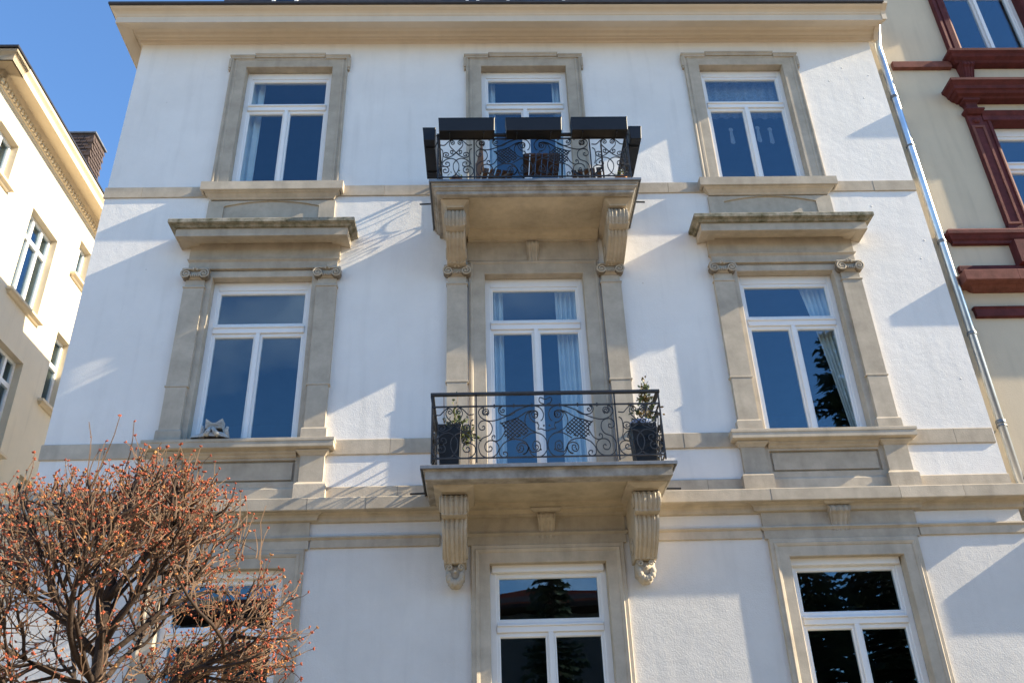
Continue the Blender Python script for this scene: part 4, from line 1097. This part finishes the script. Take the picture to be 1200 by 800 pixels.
MB(omap).mould([(-.01, 8.5), (.3, 8.55), (.45, 8.6), (.45, 8.75), (-.01, 8.76)], -10.4, 8.4, False, False).build('eaves_board', 'wood', oh)
for h in oholes:
    f = MB(omap).sweep_frame(h[0] + .06, h[1] - .06, h[2] + .06, h[3] - .06, [(0, -.16), (0, -.1), (.07, -.1), (.07, -.16)], True).build('window', 'frame', oh)
    MB(omap).box(h[0], h[1], -.15, -.14, h[2], h[3]).build('pane', 'glass', f)
b = MB(omap)
for h in oholes: b.reveal(h, 0, -.2)
i = [b.p(x, d, z) for z in (0.2, 8.4) for d in (-.21, -3) for x in (-9.9, 7.9)]
for q in ((0, 1, 3, 2), (4, 6, 7, 5), (2, 3, 7, 6), (0, 2, 6, 4), (1, 5, 7, 3)): b.face(*[i[k] for k in q])
b.build('room', 'room', oh)

def conifer(x, y, h, r, label, seed):
    rr = random.Random(seed)
    t = thing('conifer', label, 'tree', (x, y, 0), 'dark conifers across the street')
    MB().tube([(x, y, 0), (x + .05, y, h * .5), (x, y, h)], .22, 8, taper=.03).build('trunk', 'bark', t)
    q = MB()
    z = h * .1
    while z < h * .985:
        f = 1 - z / h
        L = r * (f ** .8) * rr.uniform(.8, 1.1) + .12
        for k in range(14):
            an = rr.uniform(0, 6.283)
            l = L * rr.uniform(.55, 1.1)
            dv = Vector((math.cos(an), math.sin(an), 0))
            side = Vector((-dv.y, dv.x, 0))
            n = max(3, int(l * 6))
            for j in range(n):
                u = (j + .5) / n
                c = Vector((x, y, z)) + dv * l * u + Vector((0, 0, -.35 * l * u + .2 * l * u * u))
                for s_ in (-1, 1):
                    e = c + side * s_ * .34 * (1.15 - u) * rr.uniform(.6, 1.2) * min(l, 1.6) + dv * .16 + Vector((0, 0, -.14 * rr.random()))
                    wv = dv * .07 + Vector((0, 0, .05))
                    q.face(q.raw(c - wv), q.raw(c + wv), q.raw(e))
        z += .24
    q.build('crown', 'conifer', t)
conifer(12.4, -18.2, 18.2, 3.7, 'tallest dark conifer across the street, mirrored in the right middle window', 3)
conifer(9.6, -17.4, 12.2, 2.9, 'dark conifer added across the street to darken mirrored panes, left of the tallest one', 8)  # unseen tree added to blacken reflections in the ground-floor right panes
conifer(14.6, -16.8, 11.5, 2.9, 'dark conifer added across the street to darken mirrored panes, right of the tallest one', 9)  # also added, so that less sky mirrors in those panes
conifer(1.9, -18.0, 11.3, 1.7, 'shorter dark conifer across the street, mirrored in the ground floor door panes', 5)

# ================================================================ BUDDING TREE IN THE FRONT GARDEN
tr = thing('budding_tree', 'small round-crowned tree, bare with red spring buds, at the lower left', 'tree', (-2.42, -4.0, 0))
T0 = Vector((-2.42, -4.0, 0))
rt = random.Random(21)
trunk = MB()
fork = T0 + Vector((-.03, 0, 3.08))
trunk.tube([T0, T0 + Vector((.03, .01, 1.2)), T0 + Vector((.02, .0, 2.3)), T0 + Vector((.0, .0, 2.8)), fork], .066, 9, taper=.034)
trunk.build('trunk', 'bark', tr, smooth=True)
CC = Vector((-2.42, -4.0, 2.80)); CR = Vector((1.06, .95, 1.09))
def inside(p):
    q = p - CC
    return (q.x / CR.x) ** 2 + (q.y / CR.y) ** 2 + (q.z / CR.z) ** 2
limb_list, branch_b, twig_b = [], MB(), MB()
buds = []
def grow(p, d, ln, r, lev):
    """one shoot: crooked polyline, then children along it; the crown envelope stops it"""
    n = (7, 6, 5, 4)[lev]
    pts = [p]
    lim = rt.uniform(.82, 1.26)
    q, dd = p.copy(), d.copy()
    wob = (.13, .17, .17, .15)[lev]
    for i in range(n):
        dd = (dd + Vector((rt.gauss(0, wob), rt.gauss(0, wob), rt.gauss((.05, .06, .09, .12)[lev], wob)))).normalized()
        q2 = q + dd * ln / n
        if inside(q2) > lim and lev < 3: break
        q = q2; pts.append(q.copy())
    n = len(pts) - 1
    if n < 1: return
    if lev == 0:
        tg = MB(); tg.tube(pts, r, 7, taper=r * .4); tg.build('limb', 'bark', tr, smooth=True)
    else:
        (branch_b if lev == 1 else twig_b).tube(pts, r, 5 if lev == 1 else 3, taper=r * .55)
    if lev >= 2:
        for i in range(1, len(pts)):
            last = i == len(pts) - 1
            if rt.random() < (.85 if last else .26): buds.append((pts[i], dd, 1.0 if last else .62))
    if lev >= 3: return
    nk = (8, 6, 3)[lev]
    for k in range(nk):
        f = rt.uniform(.22, 1.0)
        idx = min(int(f * n), n - 1); fr = f * n - idx
        o = pts[idx].lerp(pts[idx + 1], fr)
        loc_d = (pts[idx + 1] - pts[idx]).normalized()
        ax = Vector((rt.gauss(0, 1), rt.gauss(0, 1), rt.gauss(0, 1)))
        side = (ax - ax.dot(loc_d) * loc_d).normalized()
        out = (o - CC).normalized()
        nd = (loc_d * .65 + side * .95 + out * .30 + Vector((0, 0, .10))).normalized()
        l2 = (.58, .30, .17)[lev] * rt.uniform(.55, 1.3)
        if inside(o) > .8: l2 *= .75
        grow(o, nd, l2, (.011, .0052, .0036)[lev] * rt.uniform(.75, 1.2), lev + 1)
for k in range(24):
    an = 2 * math.pi * (k * .382) + rt.uniform(-.2, .2)
    el = R([8, 48, 24, 60, -12, 34, 15, 5, 0, 28, 42, -18, 20, 70, 14, -6, 10, 30, -10, 18, 4, 36, -4, 22][k])
    d = Vector((math.cos(an) * math.cos(el), math.sin(an) * math.cos(el), math.sin(el)))
    zz = 2.15 + .95 * max(0, min(1, (math.degrees(el) + 20) / 75)) * rt.uniform(.75, 1.0)
    grow(T0 + Vector((.0, 0, zz)), d, rt.uniform(1.0, 1.3), rt.uniform(.014, .025), 0)
grow(fork, Vector((.10, .02, 1)).normalized(), .85, .03, 0)
grow(fork, Vector((-.55, .1, .8)).normalized(), 1.0, .03, 0)
grow(fork, Vector((.6, -.1, .75)).normalized(), 1.0, .028, 0)
# upright shoots standing out of the top
for k in range(48):
    an = rt.uniform(0, 6.283); rr = rt.uniform(.0, .9) ** .7
    o = CC + Vector((math.cos(an) * rr * CR.x, math.sin(an) * rr * CR.y, CR.z * math.sqrt(max(0, 1 - rr * rr)) * .9))
    grow(o, Vector((rt.gauss(0, .16), rt.gauss(0, .16), 1)).normalized(), rt.uniform(.2, .46), .0046, 3)
branch_b.build('branch', 'bark', tr, smooth=True)['kind'] = 'stuff'
tw = twig_b.build('twig', 'twig', tr); tw['kind'] = 'stuff'
rt.shuffle(buds)
for name, m, sel in (('bud', 'bud', buds[: int(len(buds) * .85)]), ('opening_bud', 'bud_young', buds[int(len(buds) * .85):])):
    q = MB()
    for p, d, s_ in sel:
        u0 = d.orthogonal().normalized(); v0 = d.cross(u0)
        for j in range(5 if s_ > .8 else 3):
            an = rt.uniform(0, 6.283); t_ = rt.uniform(.25, 1.0)
            ax = (d * rt.uniform(.35, 1.0) + (u0 * math.cos(an) + v0 * math.sin(an)) * t_).normalized()
            l = .0155 * s_ * rt.uniform(.7, 1.35); wv = ax.orthogonal().normalized() * l * .33; w2 = ax.cross(wv).normalized() * l * .33
            b0 = p - ax * .003; mid = p + ax * l * .55; tip = p + ax * l
            i0 = q.raw(b0); it = q.raw(tip); r_ = [q.raw(mid + wv), q.raw(mid + w2), q.raw(mid - wv), q.raw(mid - w2)]
            for k in range(4): q.face(i0, r_[k], r_[(k + 1) % 4]); q.face(it, r_[(k + 1) % 4], r_[k])
    q.build(name, m, tr)['kind'] = 'stuff'
print('buds', len(buds))
